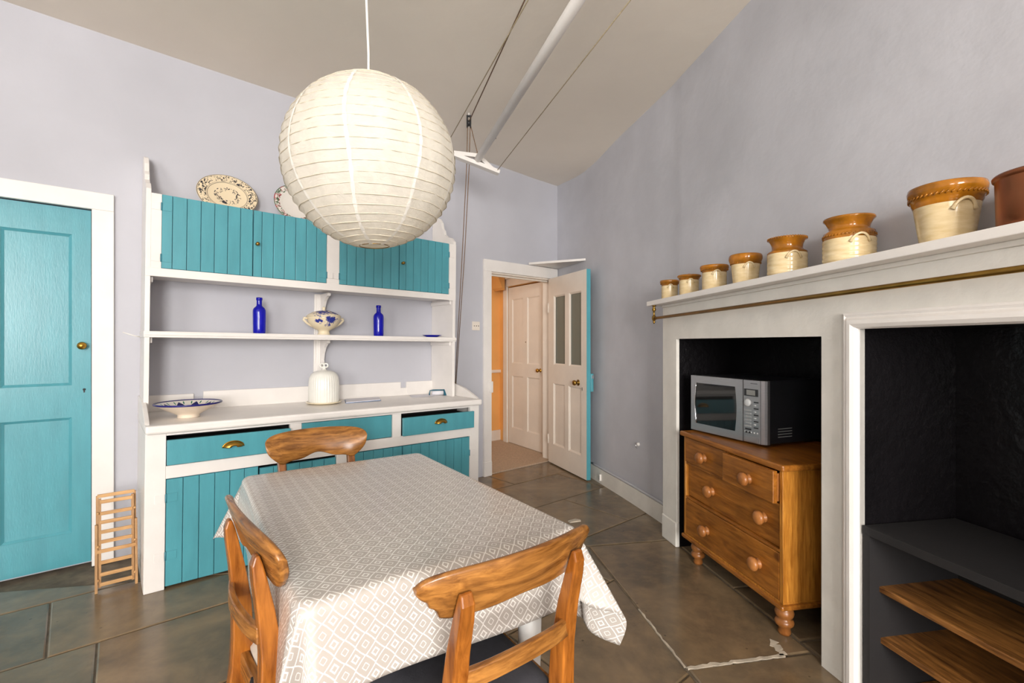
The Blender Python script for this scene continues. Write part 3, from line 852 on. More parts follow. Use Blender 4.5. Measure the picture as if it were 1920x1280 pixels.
part(pn, 'dial', m_plasticl, MB().lathe([(0.020, 0.0), (0.020, -0.008), (0.014, -0.012), (0, -0.013)], 20, (0.420, 0, 0.220), 'y'))
for k in range(8):
    part(pn, 'button', m_plastic if k < 6 else m_dark, MB().box(0.404, 0.440, -0.003, 0, 0.176 - 0.0165 * k, 0.184 - 0.0165 * k))
for k in range(9):
    part(pn, 'button', m_plasticl if k % 2 else m_dark, MB().box(0.458, 0.484 if k % 2 == 0 else 0.470, -0.003, 0, 0.222 - 0.0165 * k, 0.228 - 0.0165 * k))
for k in range(5):
    part(pn, 'button', m_plasticl, MB().lathe([(0.0045, 0), (0.0045, -0.003), (0, -0.003)], 8, (0.402 + 0.019 * k, 0, 0.066), 'y'))
part(pn, 'door_latch_button', m_steel, MB().box(0.398, 0.484, -0.004, 0, 0.018, 0.046), 0.002)
for k in range(4): part(micro, 'vent_slot', m_plastic, MB().box(MW - 0.0045, MW - 0.003, 0.10, 0.20, 0.045 + 0.014 * k, 0.049 + 0.014 * k))

# ------------------------------------------------------------------ black shelving unit in the right alcove
unit = thing('shelving_unit', 'low charcoal shelving unit with bare oak shelves in the right alcove', 'shelving unit', rw(1.4985, 0.004), E_ANG)
UX = 1.28
part(unit, 'top_board', m_charcoal, MB().box(0, UX, 0, 0.412, 0.604, 0.634), 0.001)
part(unit, 'side_panel', m_charcoal, MB().box(0, 0.026, 0.004, 0.40, 0, 0.604)); part(unit, 'side_panel', m_charcoal, MB().box(UX - 0.03, UX, 0.004, 0.40, 0, 0.604))
part(unit, 'back_panel', m_blackin, MB().box(0.026, UX - 0.03, 0.392, 0.40, 0, 0.604))
for z_, y_, x_ in ((0.398, 0.045, 0.018), (0.212, 0.05, 0.018), (0.03, 0.05, 0.027)):
    o = part(unit, 'shelf', m_oak, MB().box(x_, UX - 0.03, y_, 0.39, z_, z_ + 0.021), 0.003)
    o['label'] = 'bare oak shelf board'

# ------------------------------------------------------------------ panelled doors
def panel_door(name, w, h, th, panels, face_mat, back_mat, loc, rot, label, panel_mats=None):
    """panels: (x0, x1, z0, z1, 'wood'|'glass'); face at y=0 (looking at -y), thickness to +y"""
    r = struct(thing(name, label, 'door', loc, rot))
    xs = sorted({0.0, w, *[p[0] for p in panels], *[p[1] for p in panels]})
    zs = sorted({0.0, h, *[p[2] for p in panels], *[p[3] for p in panels]})
    cells = []
    for i in range(len(xs) - 1):
        for j in range(len(zs) - 1):
            cx, cz = (xs[i] + xs[i + 1]) / 2, (zs[j] + zs[j + 1]) / 2
            if any(p[0] < cx < p[1] and p[2] < cz < p[3] for p in panels): continue
            cells.append((xs[i], xs[i + 1], zs[j], zs[j + 1]))
    g = MB()
    if back_mat is face_mat:
        for c in cells: g.box(c[0], c[1], 0, th, c[2], c[3])
        part(r, 'stiles_and_rails', face_mat, g)
    else:
        for c in cells: g.box(c[0], c[1], 0, th * 0.5, c[2], c[3])
        part(r, 'stiles_and_rails', face_mat, g)
        g = MB()
        for c in cells: g.box(c[0], c[1], th * 0.5, th, c[2], c[3])
        g.box(w, w + 0.002, 0.0, th, 0, h)
        part(r, 'teal_reverse', back_mat, g, 0, 'teal painted reverse side and edge')
    for (x0, x1, z0, z1, kind) in panels:
        if kind == 'glass':
            part(r, 'glass_pane', m_pane, MB().box(x0, x1, th * 0.5 - 0.002, th * 0.5 + 0.002, z0, z1))
        else:
            part(r, 'panel', face_mat, MB().box(x0, x1, 0.014, th * 0.5, z0, z1))
            if back_mat is not face_mat: part(r, 'panel', back_mat, MB().box(x0, x1, th * 0.5, th - 0.012, z0, z1))
        wd = 0.014
        g = MB()
        a = [(x0, z0), (x1, z0), (x1, z1), (x0, z1)]; b = [(x0 + wd, z0 + wd), (x1 - wd, z0 + wd), (x1 - wd, z1 - wd), (x0 + wd, z1 - wd)]
        for k in range(4):
            k2 = (k + 1) % 4
            ya, yb = 0.003, 0.012
            g.hexa([(a[k][0], ya, a[k][1]), (a[k2][0], ya, a[k2][1]), (b[k2][0], yb, b[k2][1]), (b[k][0], yb, b[k][1]),
                    (a[k][0], 0.016, a[k][1]), (a[k2][0], 0.016, a[k2][1]), (b[k2][0], 0.016, b[k2][1]), (b[k][0], 0.016, b[k][1])])
        part(r, 'panel_moulding', face_mat, g)
    return r
def door_knob(r, x, z, mat, y=0.0, rad=0.026):
    part(r, 'knob', mat, MB().lathe([(rad * 1.0, 0.0), (rad * 1.0, -0.004), (rad * 0.45, -0.008), (rad * 0.42, -0.024), (rad * 0.9, -0.034), (rad, -0.044), (rad * 0.85, -0.056), (0, -0.062)], 20, (x, y, z), 'y'), 0, 'round brass door knob')

# door_1: teal cupboard door at the left of the dresser
d1w = D1B - D1A - 0.006
x_ = d1w - 0.083
d1 = panel_door('door_1', d1w, D1H - 0.03, 0.04,
    [(x_ - 0.285, x_, 0.185, 0.85, 'w'), (x_ - 0.285, x_, 1.035, 1.905, 'w'), (0.083, 0.083 + 0.285, 0.185, 0.85, 'w'), (0.083, 0.368, 1.035, 1.905, 'w')],
    m_teal, m_teal, bw(D1A + 0.003, 0.012, 0.022), A_ANG, 'teal painted four panel door with brass knob left of the dresser')
door_knob(d1, d1w - 0.040, 1.263, m_brass, 0, 0.022)
part(d1, 'keyhole', m_dark, MB().lathe([(0.007, 0), (0.007, -0.002), (0, -0.002)], 12, (d1w - 0.030, 0, 1.008), 'y').box(d1w - 0.0335, d1w - 0.0265, -0.002, 0, 0.990, 1.006))
def architrave(name, s0, s1, h, wd, label, proud=0.028, plinth=0.0, left=True, right=True, wt=None):
    r = struct(thing(name, label, 'door frame', bw(0, 0), A_ANG))
    wt = wt or wd
    if left: part(r, 'jamb_board', m_white, MB().box(s0 - wd, s0, -proud, 0, 0, h), 0.003)
    if right: part(r, 'jamb_board', m_white, MB().box(s1, s1 + wd, -proud, 0, 0, h), 0.003)
    part(r, 'head_board', m_white, MB().box(s0 - (wd if left else 0), s1 + (wd if right else 0), -proud, 0, h, h + wt), 0.003)
    return r
architrave('trim_1', D1A, D1B, D1H - 0.004, 0.100, 'wide white architrave around the teal cupboard door')
tr2 = architrave('trim_2', DW0, DW1, DWH, 0.092, 'white architrave around the open doorway to the hall', 0.026, right=False, wt=0.115)
g = MB(); g.box(DW0 - 0.0, DW0 + 0.012, 0, T, 0, DWH); g.box(DW1 - 0.012, DW1, 0.03, T, 0, DWH); g.box(DW0, DW1, 0, T, DWH - 0.014, DWH)
part(tr2, 'door_lining', m_white_warm, g)
g = MB(); g.box(DW0 + 0.012, DW0 + 0.024, 0.05, 0.08, 0, DWH - 0.014); g.box(DW0, DW1, 0.05, 0.08, DWH - 0.03, DWH - 0.014)
part(tr2, 'door_stop', m_white_warm, g)
part(tr2, 'jamb_board', m_white, MB().box(DW1 - 0.002, DW1 + 0.045, -0.02, 0.0, 0, DWH + 0.115), 0.003)
part(tr2, 'lock_keeper', m_white, MB().box(DW0 - 0.030, DW0 + 0.004, -0.046, -0.026, 0.815, 0.925), 0.004)
part(tr2, 'plinth_block', m_white, MB().box(DW0 - 0.096, DW0 + 0.0, -0.032, 0, 0, 0.14), 0.003)

# door_2: glazed door standing open against the curved wall
hx, hy = 0.398, 5.235
d2ang = math.atan2(4.505 - hy, 0.700 - hx)
d2 = panel_door('door_2', 0.79, 1.985, 0.042,
    [(0.125, 0.370, 1.06, 1.79, 'glass'), (0.455, 0.69, 1.06, 1.79, 'glass'), (0.115, 0.365, 0.21, 0.86, 'w'), (0.445, 0.69, 0.21, 0.86, 'w')],
    m_white_warm, m_teal, (hx, hy, 0.012), d2ang, 'open white half glazed door with a teal edge')
part(d2, 'knob', m_brassdark, MB().lathe([(0.030, 0.0), (0.030, -0.004), (0.012, -0.008), (0.012, -0.024), (0.024, -0.034), (0.027, -0.044), (0.022, -0.056), (0, -0.062)], 20, (0.742 - 0.105, 0, 0.905), 'y'), 0, 'round brass door knob')
part(d2, 'keyhole', m_dark, MB().box(0.706, 0.714, -0.002, 0, 0.835, 0.865))
part(d2, 'rim_lock', m_teal, MB().box(0.70, 0.800, 0.042, 0.070, 0.83, 1.0), 0.004)
part(d2, 'latch', m_chrome, MB().box(0.800, 0.812, 0.046, 0.066, 0.955, 0.985))
part(d2, 'hinge', m_white_warm, MB().tube([(0, -0.004, 1.62), (0, -0.004, 1.72)], 0.006, 8)); part(d2, 'hinge', m_white_warm, MB().tube([(0, -0.004, 0.2), (0, -0.004, 0.3)], 0.006, 8))

# corner ledge above the door
cs_a = bw(0.585, -0.028); cs_b = Vector((0.735, 4.79, 0))
g = MB()
kk = bw(S_R - 0.004, -0.004)
tri = [cs_a, cs_b, Vector((0.635, 5.06, 0)), kk]
g.prism([(p.x, p.y) for p in tri], lambda p, k: (p[0], p[1], 2.124 + 0.022 * k))
led = g.build('corner_ledge', m_white)
tag(led, 'thin white corner ledge above the open door', 'shelf')
part(led, 'ledge_bracket', m_white, MB().box(0, 0.02, 0, 0.02, 0, 0.001) if False else MB().tube([kk + Vector((-0.06, -0.05, 2.0)), kk + Vector((-0.06, -0.05, 2.128))], 0.008, 8))

# ------------------------------------------------------------------ hall beyond the doorway
fh = MB().box(-0.9, 1.6, 0.02, 1.42, -0.03, 0.006)
floor_hall = struct(place(fh.build('floor_hall', m_carpet), bw(0, 0), A_ANG), 'beige carpet in the hall beyond the doorway', 'carpet')
HY = 1.27
wh = struct(place(MB().box(-0.95, 1.7, HY, HY + 0.1, 0, 3.0).build('wall_hall_far', m_orange), bw(0, 0), A_ANG), 'orange hall wall seen through the doorway', 'wall')
part(wh, 'dado_rail', m_white_warm, MB().box(-0.9, 1.3, HY - 0.03, HY, 0.905, 0.945), 0.006)
part(wh, 'skirting', m_white_warm, MB().box(-0.9, 1.3, HY - 0.02, HY, 0, 0.14), 0.003)
struct(place(MB().box(-1.05, -0.95, T, HY + 0.1, 0, 3.0).build('wall_hall_left', m_white_warm), bw(0, 0), A_ANG), 'warm white end wall of the hall, out of sight', 'wall')  # unseen wall, coloured warm white rather than orange to cut warm bounce light
struct(place(MB().box(-1.05, 1.8, T, HY + 0.1, 2.62, 2.72).build('ceiling_hall', m_white_warm), bw(0, 0), A_ANG), 'ceiling of the hall', 'ceiling')
# hall side wall carrying the inner door
ha = math.atan2(1.069 - 0.28, 1.201 - 1.084)
hr0 = bw(1.064, 0.17)
HA = A_ANG + ha
g = MB(); g.box(-0.02, 0.10, -0.12, -0.02, 0, 2.7); g.box(0.90, 1.3, -0.12, -0.02, 0, 2.7); g.box(0.10, 0.90, -0.12, -0.02, 2.03, 2.7); g.box(0.10, 0.90, -0.12, -0.08, 0, 2.03)
struct(place(g.build('wall_hall_right', m_orange), hr0, HA), 'orange hall wall around the white inner door', 'wall')
# face looks to +y of this frame, so mirror the door by turning it half round
d3 = panel_door('door_3', 0.775, 2.005, 0.04, [(0.08, 0.335, 1.03, 1.85, 'w'), (0.43, 0.69, 1.03, 1.85, 'w'), (0.08, 0.335, 0.20, 0.87, 'w'), (0.43, 0.69, 0.20, 0.87, 'w')],
    m_white_warm, m_white_warm, hr0 + Vector((math.cos(HA), math.sin(HA), 0)) * 0.888 + Vector((-math.sin(HA), math.cos(HA), 0)) * -0.022 + Vector((0, 0, 0.012)), HA + math.pi,
    'white four panel inner door in the hall')
door_knob(d3, 0.71, 0.965, m_brass, 0, 0.024)
part(d3, 'keyhole', m_dark, MB().box(0.758, 0.766, -0.002, 0, 0.92, 0.95)); part(d3, 'bolt_knob', m_brassdark, MB().lathe([(0.006, 0), (0.006, -0.006), (0, -0.007)], 10, (0.40, 0, 1.30), 'y'))
tr3 = struct(thing('trim_3', 'white frame around the hall inner door', 'door frame', hr0, HA))
part(tr3, 'jamb_board', m_white_warm, MB().box(0.895, 0.985, -0.022, 0.006, 0, 2.035), 0.003); part(tr3, 'jamb_board', m_white_warm, MB().box(0.02, 0.105, -0.022, 0.006, 0, 2.035), 0.003)
part(tr3, 'head_board', m_white_warm, MB().box(0.02, 0.985, -0.022, 0.006, 2.035, 2.13), 0.003); part(tr3, 'cornice', m_white_warm, MB().box(0.0, 1.0, -0.022, 0.03, 2.13, 2.16), 0.003)
# sloping soffit of the hall stairs
g = MB().prism([(0.80, 2.62), (1.16, 2.62), (1.16, 1.99), (1.12, 2.02)], lambda p, k: (p[0], 1.06 + 0.209 * k, p[1]))
sof = tag(place(g.build('stair_soffit', m_orange), bw(0, 0), A_ANG), 'sloping orange soffit above the hall inner door', 'soffit', None, 'structure')
hl = bpy.data.lights.new('hall_lamp', 'POINT'); hl.energy = 9; hl.color = (1.0, 0.97, 0.93); hl.shadow_soft_size = 0.12
hlo = bpy.data.objects.new('hall_lamp', hl); hlo.location = bw(-0.35, 0.72, 2.2); COL.objects.link(hlo)

# ------------------------------------------------------------------ dresser
KT = 0.0105
dresser = thing('dresser', 'tall white and teal painted kitchen dresser with cupboards, shelf and drawers', 'dresser', bw(-1.6, 0), A_ANG)
dresser.rotation_euler = (0, math.atan(KT), A_ANG)
def dz(s): return -KT * (s + 1.6)
DS = 1.6      # local x = s + 1.6
def L(s): return s + DS
SL, SR = -2.662, -0.512
FY = -0.625            # face of the base
CT = 0.862
# counter
part(dresser, 'counter_top', m_white, MB().box(L(SL) - 0.003, L(SR), -0.662, -0.003, CT - 0.046, CT), 0.012)
for s, nm in ((SL - 0.003, 0), (SR - 0.022, 1)):
    prof = [(-0.003, CT), (-0.003, CT + 0.105), (-0.20, CT + 0.105), (-0.32, CT + 0.098), (-0.43, CT + 0.075), (-0.53, CT + 0.040), (-0.60, CT + 0.012), (-0.62, CT)]
    part(dresser, 'counter_end_board', m_white, MB().prism(prof, lambda p, k, s=s: (L(s) + 0.022 * k, p[0], p[1])), 0.003)
for s0, s1, zt in ((-2.632, -2.378, 0.955), (-2.325, -0.897, 0.968), (-0.842, -0.545, 0.968)):
    part(dresser, 'backsplash_board', m_white, MB().box(L(s0), L(s1), -0.020, -0.002, CT, zt + 0.008), 0.002)
part(dresser, 'backsplash_board', m_white, MB().box(L(-0.898), L(-0.841), -0.016, -0.002, CT, 0.925), 0.001)
# base frame
lz = 0.0105
part(dresser, 'leg_stile', m_white, MB().box(L(SL), L(-2.573), FY, FY + 0.03, -lz, CT - 0.046), 0.003)
part(dresser, 'leg_stile', m_white, MB().box(L(-0.605), L(SR) - 0.006, FY, FY + 0.03, lz, CT - 0.046), 0.003)
part(dresser, 'centre_stile', m_white, MB().box(L(-1.668), L(-1.556), FY, FY + 0.03, 0.004, 0.578), 0.002)
part(dresser, 'side_panel', m_white, MB().box(L(SL), L(SL) + 0.025, FY + 0.03, -0.003, -lz, CT - 0.046))
part(dresser, 'side_panel', m_white, MB().box(L(SR) - 0.031, L(SR) - 0.006, FY + 0.03, -0.003, lz, CT - 0.046))
g = MB()
g.box(L(-2.573), L(-0.605), FY, FY + 0.03, 0.572, 0.640)
g.box(L(-1.955), L(-1.888), FY, FY + 0.03, 0.640, 0.800); g.box(L(-1.275), L(-1.208), FY, FY + 0.03, 0.640, 0.800)
g.box(L(-2.573), L(-0.605), FY, FY + 0.03, 0.800, CT - 0.046)
part(dresser, 'rail_frame', m_white, g, 0.002)
part(dresser, 'dark_inside', m_blackin, MB().box(L(-2.60), L(-0.58), -0.40, -0.38, 0.03, 0.80))
def cup(parent, x, y, z, mat, w=0.05):
    """half-round cup pull"""
    n = 14; vs = []; fs = []; m = 6
    for i in range(m + 1):
        el = math.pi / 2 * i / m
        for k in range(n + 1):
            a = math.pi * k / n
            rx = w * math.cos(a); rzv = 0.030 * math.sin(a)
            vs.append((x + rx * (0.25 + 0.75 * math.cos(el * 0.95)), y - 0.026 * math.sin(el), z + rzv * (0.30 + 0.70 * math.cos(el))))
    for i in range(m):
        for k in range(n):
            q = i * (n + 1) + k
            fs.append((q, q + 1, q + n + 2, q + n + 1))
    h = MB().add(vs, fs, True)
    pts = [(x + w * math.cos(math.pi * k / n) * 1.06, y - 0.001, z + 0.030 * math.sin(math.pi * k / n) * 1.10) for k in range(n + 1)]
    h.tube(pts, 0.0035, 6)
    o = part(parent, 'cup_handle', mat, h, 0, 'brass half round cup pull')
    sd = o.modifiers.new('solid', 'SOLIDIFY'); sd.thickness = 0.002
def dr_drawer(s0, s1, z0, z1, y, hx=None, drop=0.0):
    d = part(dresser, 'drawer', m_teal, MB().hexa([(L(s0), y, z0), (L(s1), y, z0), (L(s1), y + 0.024, z0), (L(s0), y + 0.024, z0), (L(s0), y, z1), (L(s1), y, z1), (L(s1), y + 0.024, z1), (L(s0), y + 0.024, z1)]), 0.004)
    part(d, 'drawer_box', m_blackin, MB().box(L(s0) + 0.01, L(s1) - 0.01, y + 0.024, -0.39, z0 + 0.006, z1 - 0.02))
    if hx is not None: cup(d, L(hx), y - 0.001, 0.706, m_brass)
    return d
dr_drawer(-2.571, -1.957, 0.645, 0.778, FY - 0.022, -2.265)
dr_drawer(-1.886, -1.278, 0.643, 0.797, FY + 0.004)
dr_drawer(-1.205, -0.585, 0.642, 0.772, FY - 0.030, -0.895)
def boarded_door(s0, s1, z0, z1, y, n, first, hinge_side=None, knob=None, hz=(), nb=None):
    """door of tongue-and-groove boards; each board a piece"""
    d = part(dresser, 'cupboard_door', m_tealdark, MB().box(L(s0), L(s1), y + 0.010, y + 0.020, z0, z1))
    edges = [s0] + [s0 + first + (s1 - s0 - first) * k / (n - 1) for k in range(n)]
    for a, b in zip(edges[:-1], edges[1:]):
        part(d, 'board', m_teal, MB().box(L(a) + 0.0016, L(b) - 0.0016, y, y + 0.012, z0 + 0.001, z1 - 0.001), 0.0016)
    for hzv in hz:
        sg = -1 if hinge_side == 'l' else 1
        e = s0 if hinge_side == 'l' else s1
        part(d, 'hinge', m_teal, MB().box(min(L(e), L(e) - sg * 0.05), max(L(e), L(e) - sg * 0.05), y - 0.003, y + 0.001, hzv - 0.022, hzv + 0.022), 0.001)
        part(dresser, 'hinge_leaf', m_white, MB().box(min(L(e) + sg * 0.006, L(e) + sg * 0.048), max(L(e) + sg * 0.006, L(e) + sg * 0.048), y - 0.0075, y - 0.0028, hzv - 0.022, hzv + 0.022), 0.001)
        part(d, 'hinge_pin', m_tealdark, MB().tube([(L(e), y - 0.003, hzv - 0.023), (L(e), y - 0.003, hzv + 0.023)], 0.004, 8))
    if knob:
        part(d, 'knob', m_brassdark, MB().lathe([(0.010, 0), (0.010, -0.003), (0.005, -0.006), (0.005, -0.012), (0.012, -0.018), (0.011, -0.026), (0, -0.029)], 14, (L(knob[0]), y, knob[1]), 'y'), 0, 'small round brass knob')
    return d
boarded_door(-2.571, -2.128, 0.002, 0.568, FY + 0.004, 6, 0.075, 'l', None, (0.47, 0.165))
boarded_door(-2.120, -1.670, 0.006, 0.556, FY + 0.006, 6, 0.075)
boarded_door(-1.554, -1.196, 0.010, 0.567, FY + 0.004, 5, 0.070)
boarded_door(-1.190, -0.607, 0.010, 0.567, FY + 0.004, 8, 0.070, 'r', None, (0.44,))
# upper part
UY = -0.345
def side_board(s, right):
    prof = [(-0.003, CT), (-0.003, 2.385), (-0.02, 2.415), (-0.06, 2.425), (-0.11, 2.405), (-0.15, 2.36), (-0.165, 2.31), (-0.19, 2.285), (-0.20, 2.25), (-0.25, 2.22), (-0.30, 2.205), (UY, 2.165), (UY, CT)]
    part(dresser, 'side_board', m_white, MB().prism(prof, lambda p, k: (L(s) + 0.024 * k, p[0], p[1])), 0.002)
side_board(-2.656, False); side_board(-0.590, True)
part(dresser, 'cupboard_stile', m_white, MB().box(L(-2.632), L(-2.584), UY - 0.001, UY + 0.022, 1.718, 2.142))
part(dresser, 'cupboard_stile', m_white, MB().box(L(-1.645), L(-1.558), UY, UY + 0.022, 1.718, 2.142))
part(dresser, 'cupboard_stile', m_white, MB().box(L(-0.632), L(-0.566), UY - 0.002, UY + 0.022, 1.668, 2.142))
part(dresser, 'bottom_rail', m_white, MB().box(L(-2.656), L(-0.632), UY - 0.004, UY + 0.022, 1.670, 1.718), 0.002)
part(dresser, 'cupboard_floor', m_white, MB().box(L(-2.632), L(-0.590), UY + 0.022, -0.003, 1.685, 1.705))
part(dresser, 'cupboard_roof', m_white, MB().box(L(-2.632), L(-0.590), UY + 0.022, -0.003, 2.118, 2.136))
boarded_door(-2.584, -2.112, 1.720, 2.144, UY + 0.002, 7, 0.052, 'l', None, (2.072, 1.778))
boarded_door(-2.108, -1.646, 1.720, 2.144, UY + 0.002, 7, 0.048, 'r', (-2.088, 1.928), (2.08, 1.775))
boarded_door(-1.557, -1.091, 1.720, 2.144, UY + 0.002, 7, 0.056, 'l', None, (1.775,))
boarded_door(-1.087, -0.633, 1.720, 2.144, UY + 0.002, 7, 0.056, 'r', (-1.062, 1.928), (2.05, 1.79))
part(dresser, 'shelf', m_white, MB().box(L(-2.660), L(-0.560), UY - 0.006, -0.003, 1.322, 1.3575).box(L(-2.660), L(-0.560), UY - 0.012, UY - 0.006, 1.334, 1.352), 0.003)
for s in (-2.632, -0.604):
    for zt in (1.322, 1.670):
        part(dresser, 'shelf_cleat', m_white, MB().box(L(s), L(s) + 0.014, UY + 0.03, -0.004, zt - 0.032, zt), 0.004)
part(dresser, 'wall_post', m_white, MB().box(L(-1.620), L(-1.545), -0.022, -0.003, CT, 1.67).box(L(-1.603), L(-1.562), -0.032, -0.022, CT, 1.67), 0.003)
for zt in (1.322, 1.670):
    prof = [(-0.03, zt)] + [(-0.17 + 0.14 * math.sin(q / 8 * math.pi / 2), zt - 0.02 - 0.16 * (1 - math.cos(q / 8 * math.pi / 2))) for q in range(9)] 
    prof = [(-0.03, zt), (-0.185, zt), (-0.185, zt - 0.02), (-0.15, zt - 0.028), (-0.11, zt - 0.055), (-0.08, zt - 0.10), (-0.068, zt - 0.15), (-0.075, zt - 0.175), (-0.03, zt - 0.20)]
    part(dresser, 'shelf_bracket', m_white, MB().prism(prof, lambda p, k: (L(-1.580) + 0.022 * k, p[0], p[1])), 0.002)

CZ = lambda s: CT + dz(s) + 0.0005
SZ = lambda s: 1.3575 + dz(s) + 0.0005

# ------------------------------------------------------------------ things on the dresser
def bottle(s, y, label, tilt=0.0):
    o = thing('glass_bottle', label, 'bottle', bw(s, y, SZ(s)), 0.0, 'cobalt bottles on the dresser shelf')
    part(o, 'bottle_body', m_cobalt, MB().lathe([(0, 0.004), (0.032, 0.0), (0.037, 0.004), (0.0385, 0.02), (0.040, 0.145), (0.039, 0.158), (0.034, 0.170), (0.024, 0.180), (0.0175, 0.186), (0.0165, 0.20), (0.0165, 0.225)], 32, cap=False))
    part(o, 'bottle_lip', m_cobalt, MB().lathe([(0.0165, 0.222), (0.0195, 0.225), (0.0195, 0.240), (0.017, 0.242), (0.013, 0.242), (0.012, 0.19), (0.012, 0.18)], 32, cap=False))
bottle(-2.022, -0.20, 'cobalt blue glass bottle standing left of the tureen on the shelf')
bottle(-1.173, -0.20, 'cobalt blue glass bottle standing right of the tureen on the shelf')

tu = thing('soup_tureen', 'cream footed tureen with blue floral decoration and lid on the shelf', 'tureen', bw(-1.598, -0.205, SZ(-1.598)), A_ANG)
part(tu, 'bowl', m_tureen, MB().lathe([(0, 0.004), (0.042, 0.0), (0.045, 0.004), (0.040, 0.012), (0.037, 0.026), (0.043, 0.036), (0.070, 0.048), (0.094, 0.070), (0.109, 0.098), (0.116, 0.122), (0.119, 0.130), (0.115, 0.132)], 40, cap=False))
td = part(tu, 'lid', m_tureen, MB().lathe([(0.120, 0.132), (0.119, 0.137), (0.106, 0.149), (0.079, 0.164), (0.045, 0.175), (0.012, 0.180), (0.0, 0.181)], 40, cap=False))
part(td, 'finial', m_cream, MB().lathe([(0.010, 0.178), (0.008, 0.186), (0.013, 0.194), (0.010, 0.202), (0.0, 0.206)], 16, cap=False))
for sg in (-1, 1):
    part(tu, 'handle', m_cream, MB().tube([(sg * 0.082, 0.014 * q, z_) for q, z_ in ((0, 0.060),)] + [(sg * 0.118, 0, 0.084), (sg * 0.142, 0, 0.110), (sg * 0.140, 0, 0.122), (sg * 0.114, 0, 0.118)], [0.006, 0.008, 0.009, 0.008, 0.007], 8))

bd = thing('blue_dish', 'small shallow cobalt glass dish at the right end of the shelf', 'dish', bw(-0.690, -0.20, SZ(-0.69)), 0)
part(bd, 'dish_body', m_cobalt, MB().lathe([(0, 0.004), (0.045, 0.0), (0.05, 0.004), (0.078, 0.018), (0.080, 0.020), (0.074, 0.019), (0.046, 0.008), (0, 0.008)], 32, cap=False, fn=lambda r, h, a: r * (1 + (0.04 * math.cos(14 * a) if r > 0.06 else 0))))

cl = thing('cheese_dome', 'white ribbed porcelain dome with pierced knob on a plate on the counter', 'dome', bw(-1.600, -0.215, CZ(-1.6)), 0)
part(cl, 'base_plate', m_cream, MB().lathe([(0, 0.0), (0.085, 0.0), (0.118, 0.010), (0.124, 0.016), (0.121, 0.018), (0.10, 0.013), (0, 0.012)], 48, cap=False))
ribs = lambda r, h, a: r * (1 + 0.016 * math.cos(36 * a)) if 0.02 < h < 0.195 and r > 0.09 else r
dm = part(cl, 'dome', m_porcelain, MB().lathe([(0.101, 0.014), (0.104, 0.022), (0.104, 0.10), (0.102, 0.16), (0.098, 0.19), (0.088, 0.214), (0.070, 0.230), (0.045, 0.238), (0.024, 0.241), (0.018, 0.246), (0, 0.246)], 144, cap=False, fn=ribs))
g = MB().lathe([(0.016, 0.245), (0.013, 0.256), (0.016, 0.262), (0, 0.264)], 16)
g.tube([(0.014 * math.cos(k * math.tau / 10) - 0.013, 0, 0.276 + 0.014 * math.sin(k * math.tau / 10)) for k in range(10)], 0.006, 8, closed=True)
g.tube([(0.014 * math.cos(k * math.tau / 10) + 0.013, 0, 0.276 + 0.014 * math.sin(k * math.tau / 10)) for k in range(10)], 0.006, 8, closed=True)
kn = part(dm, 'pierced_knob', m_porcelain, g); kn.rotation_euler = (0, 0, math.radians(12))

bo = thing('painted_bowl', 'wide shallow bowl with blue and green painted rim on the counter', 'bowl', bw(-2.440, -0.40, CZ(-2.44)), 0)
part(bo, 'bowl_outside', m_bowlout, MB().lathe([(0, 0.004), (0.054, 0.0), (0.057, 0.004), (0.054, 0.014), (0.072, 0.026), (0.110, 0.046), (0.150, 0.070), (0.165, 0.079)], 48, cap=False))
part(bo, 'painted_inside', m_bowlin, MB().lathe([(0.164, 0.084), (0.150, 0.077), (0.110, 0.054), (0.072, 0.034), (0.05, 0.026), (0, 0.022)], 48, cap=False), 0, 'blue and green zigzag painting')
part(bo, 'blue_rim', m_bluerim, MB().lathe([(0.160, 0.0755), (0.168, 0.078), (0.1695, 0.083), (0.167, 0.087), (0.162, 0.0865), (0.158, 0.082)], 48, cap=False))

def sheet(name, label, pts, z0, th, mat, layers=None):
    o = thing(name, label, 'paper', (0, 0, 0))
    for k, (mt, dz_, sc) in enumerate(layers or [(mat, 0, 1)]):
        c = sum((Vector(p) for p in pts), Vector((0, 0, 0))) / 4
        q = [c + (Vector(p) - c) * sc for p in pts]
        part(o, 'sheet', mt, MB().hexa([(p.x, p.y, z0 + dz_) for p in q] + [(p.x, p.y, z0 + dz_ + th) for p in q]))
    return o
sheet('leaflet_pile', 'pile of blue and white leaflets lying beside the porcelain dome', [bw(-1.475, -0.30), bw(-1.20, -0.30), bw(-1.13, -0.12), bw(-1.40, -0.09)], CZ(-1.25) + 0.0015, 0.004, m_paper, [(m_paperb, 0, 1.0), (m_paper, 0.005, 0.97)])
sheet('paper_sheet', 'single white sheet of paper near the right end of the counter', [bw(-0.90, -0.24), bw(-0.70, -0.26), bw(-0.66, -0.10), bw(-0.84, -0.08)], CZ(-0.9) + 0.001, 0.002, m_paper)
tl = thing('teal_holder', 'small dark teal plastic roll holder at the right end of the counter', 'holder', bw(-0.64, -0.20, CZ(-0.7)), A_ANG - 0.35)
part(tl, 'triangular_end', m_tealplastic, MB().prism([(-0.035, 0.0), (0.035, 0.0), (0.0, 0.052)], lambda p, k: (0.055 + 0.022 * k, p[0], p[1])), 0.003)
part(tl, 'arm', m_tealplastic, MB().tube([(0.06, 0, 0.044), (-0.03, 0, 0.046), (-0.06, 0, 0.042), (-0.066, 0, 0.015), (-0.066, 0, 0.003)], 0.0055, 8))
part(tl, 'paper_roll', m_paper, MB().lathe([(0, -0.045), (0.020, -0.045), (0.020, 0.052), (0, 0.052)], 20, (0, 0, 0.0205), 'x'))

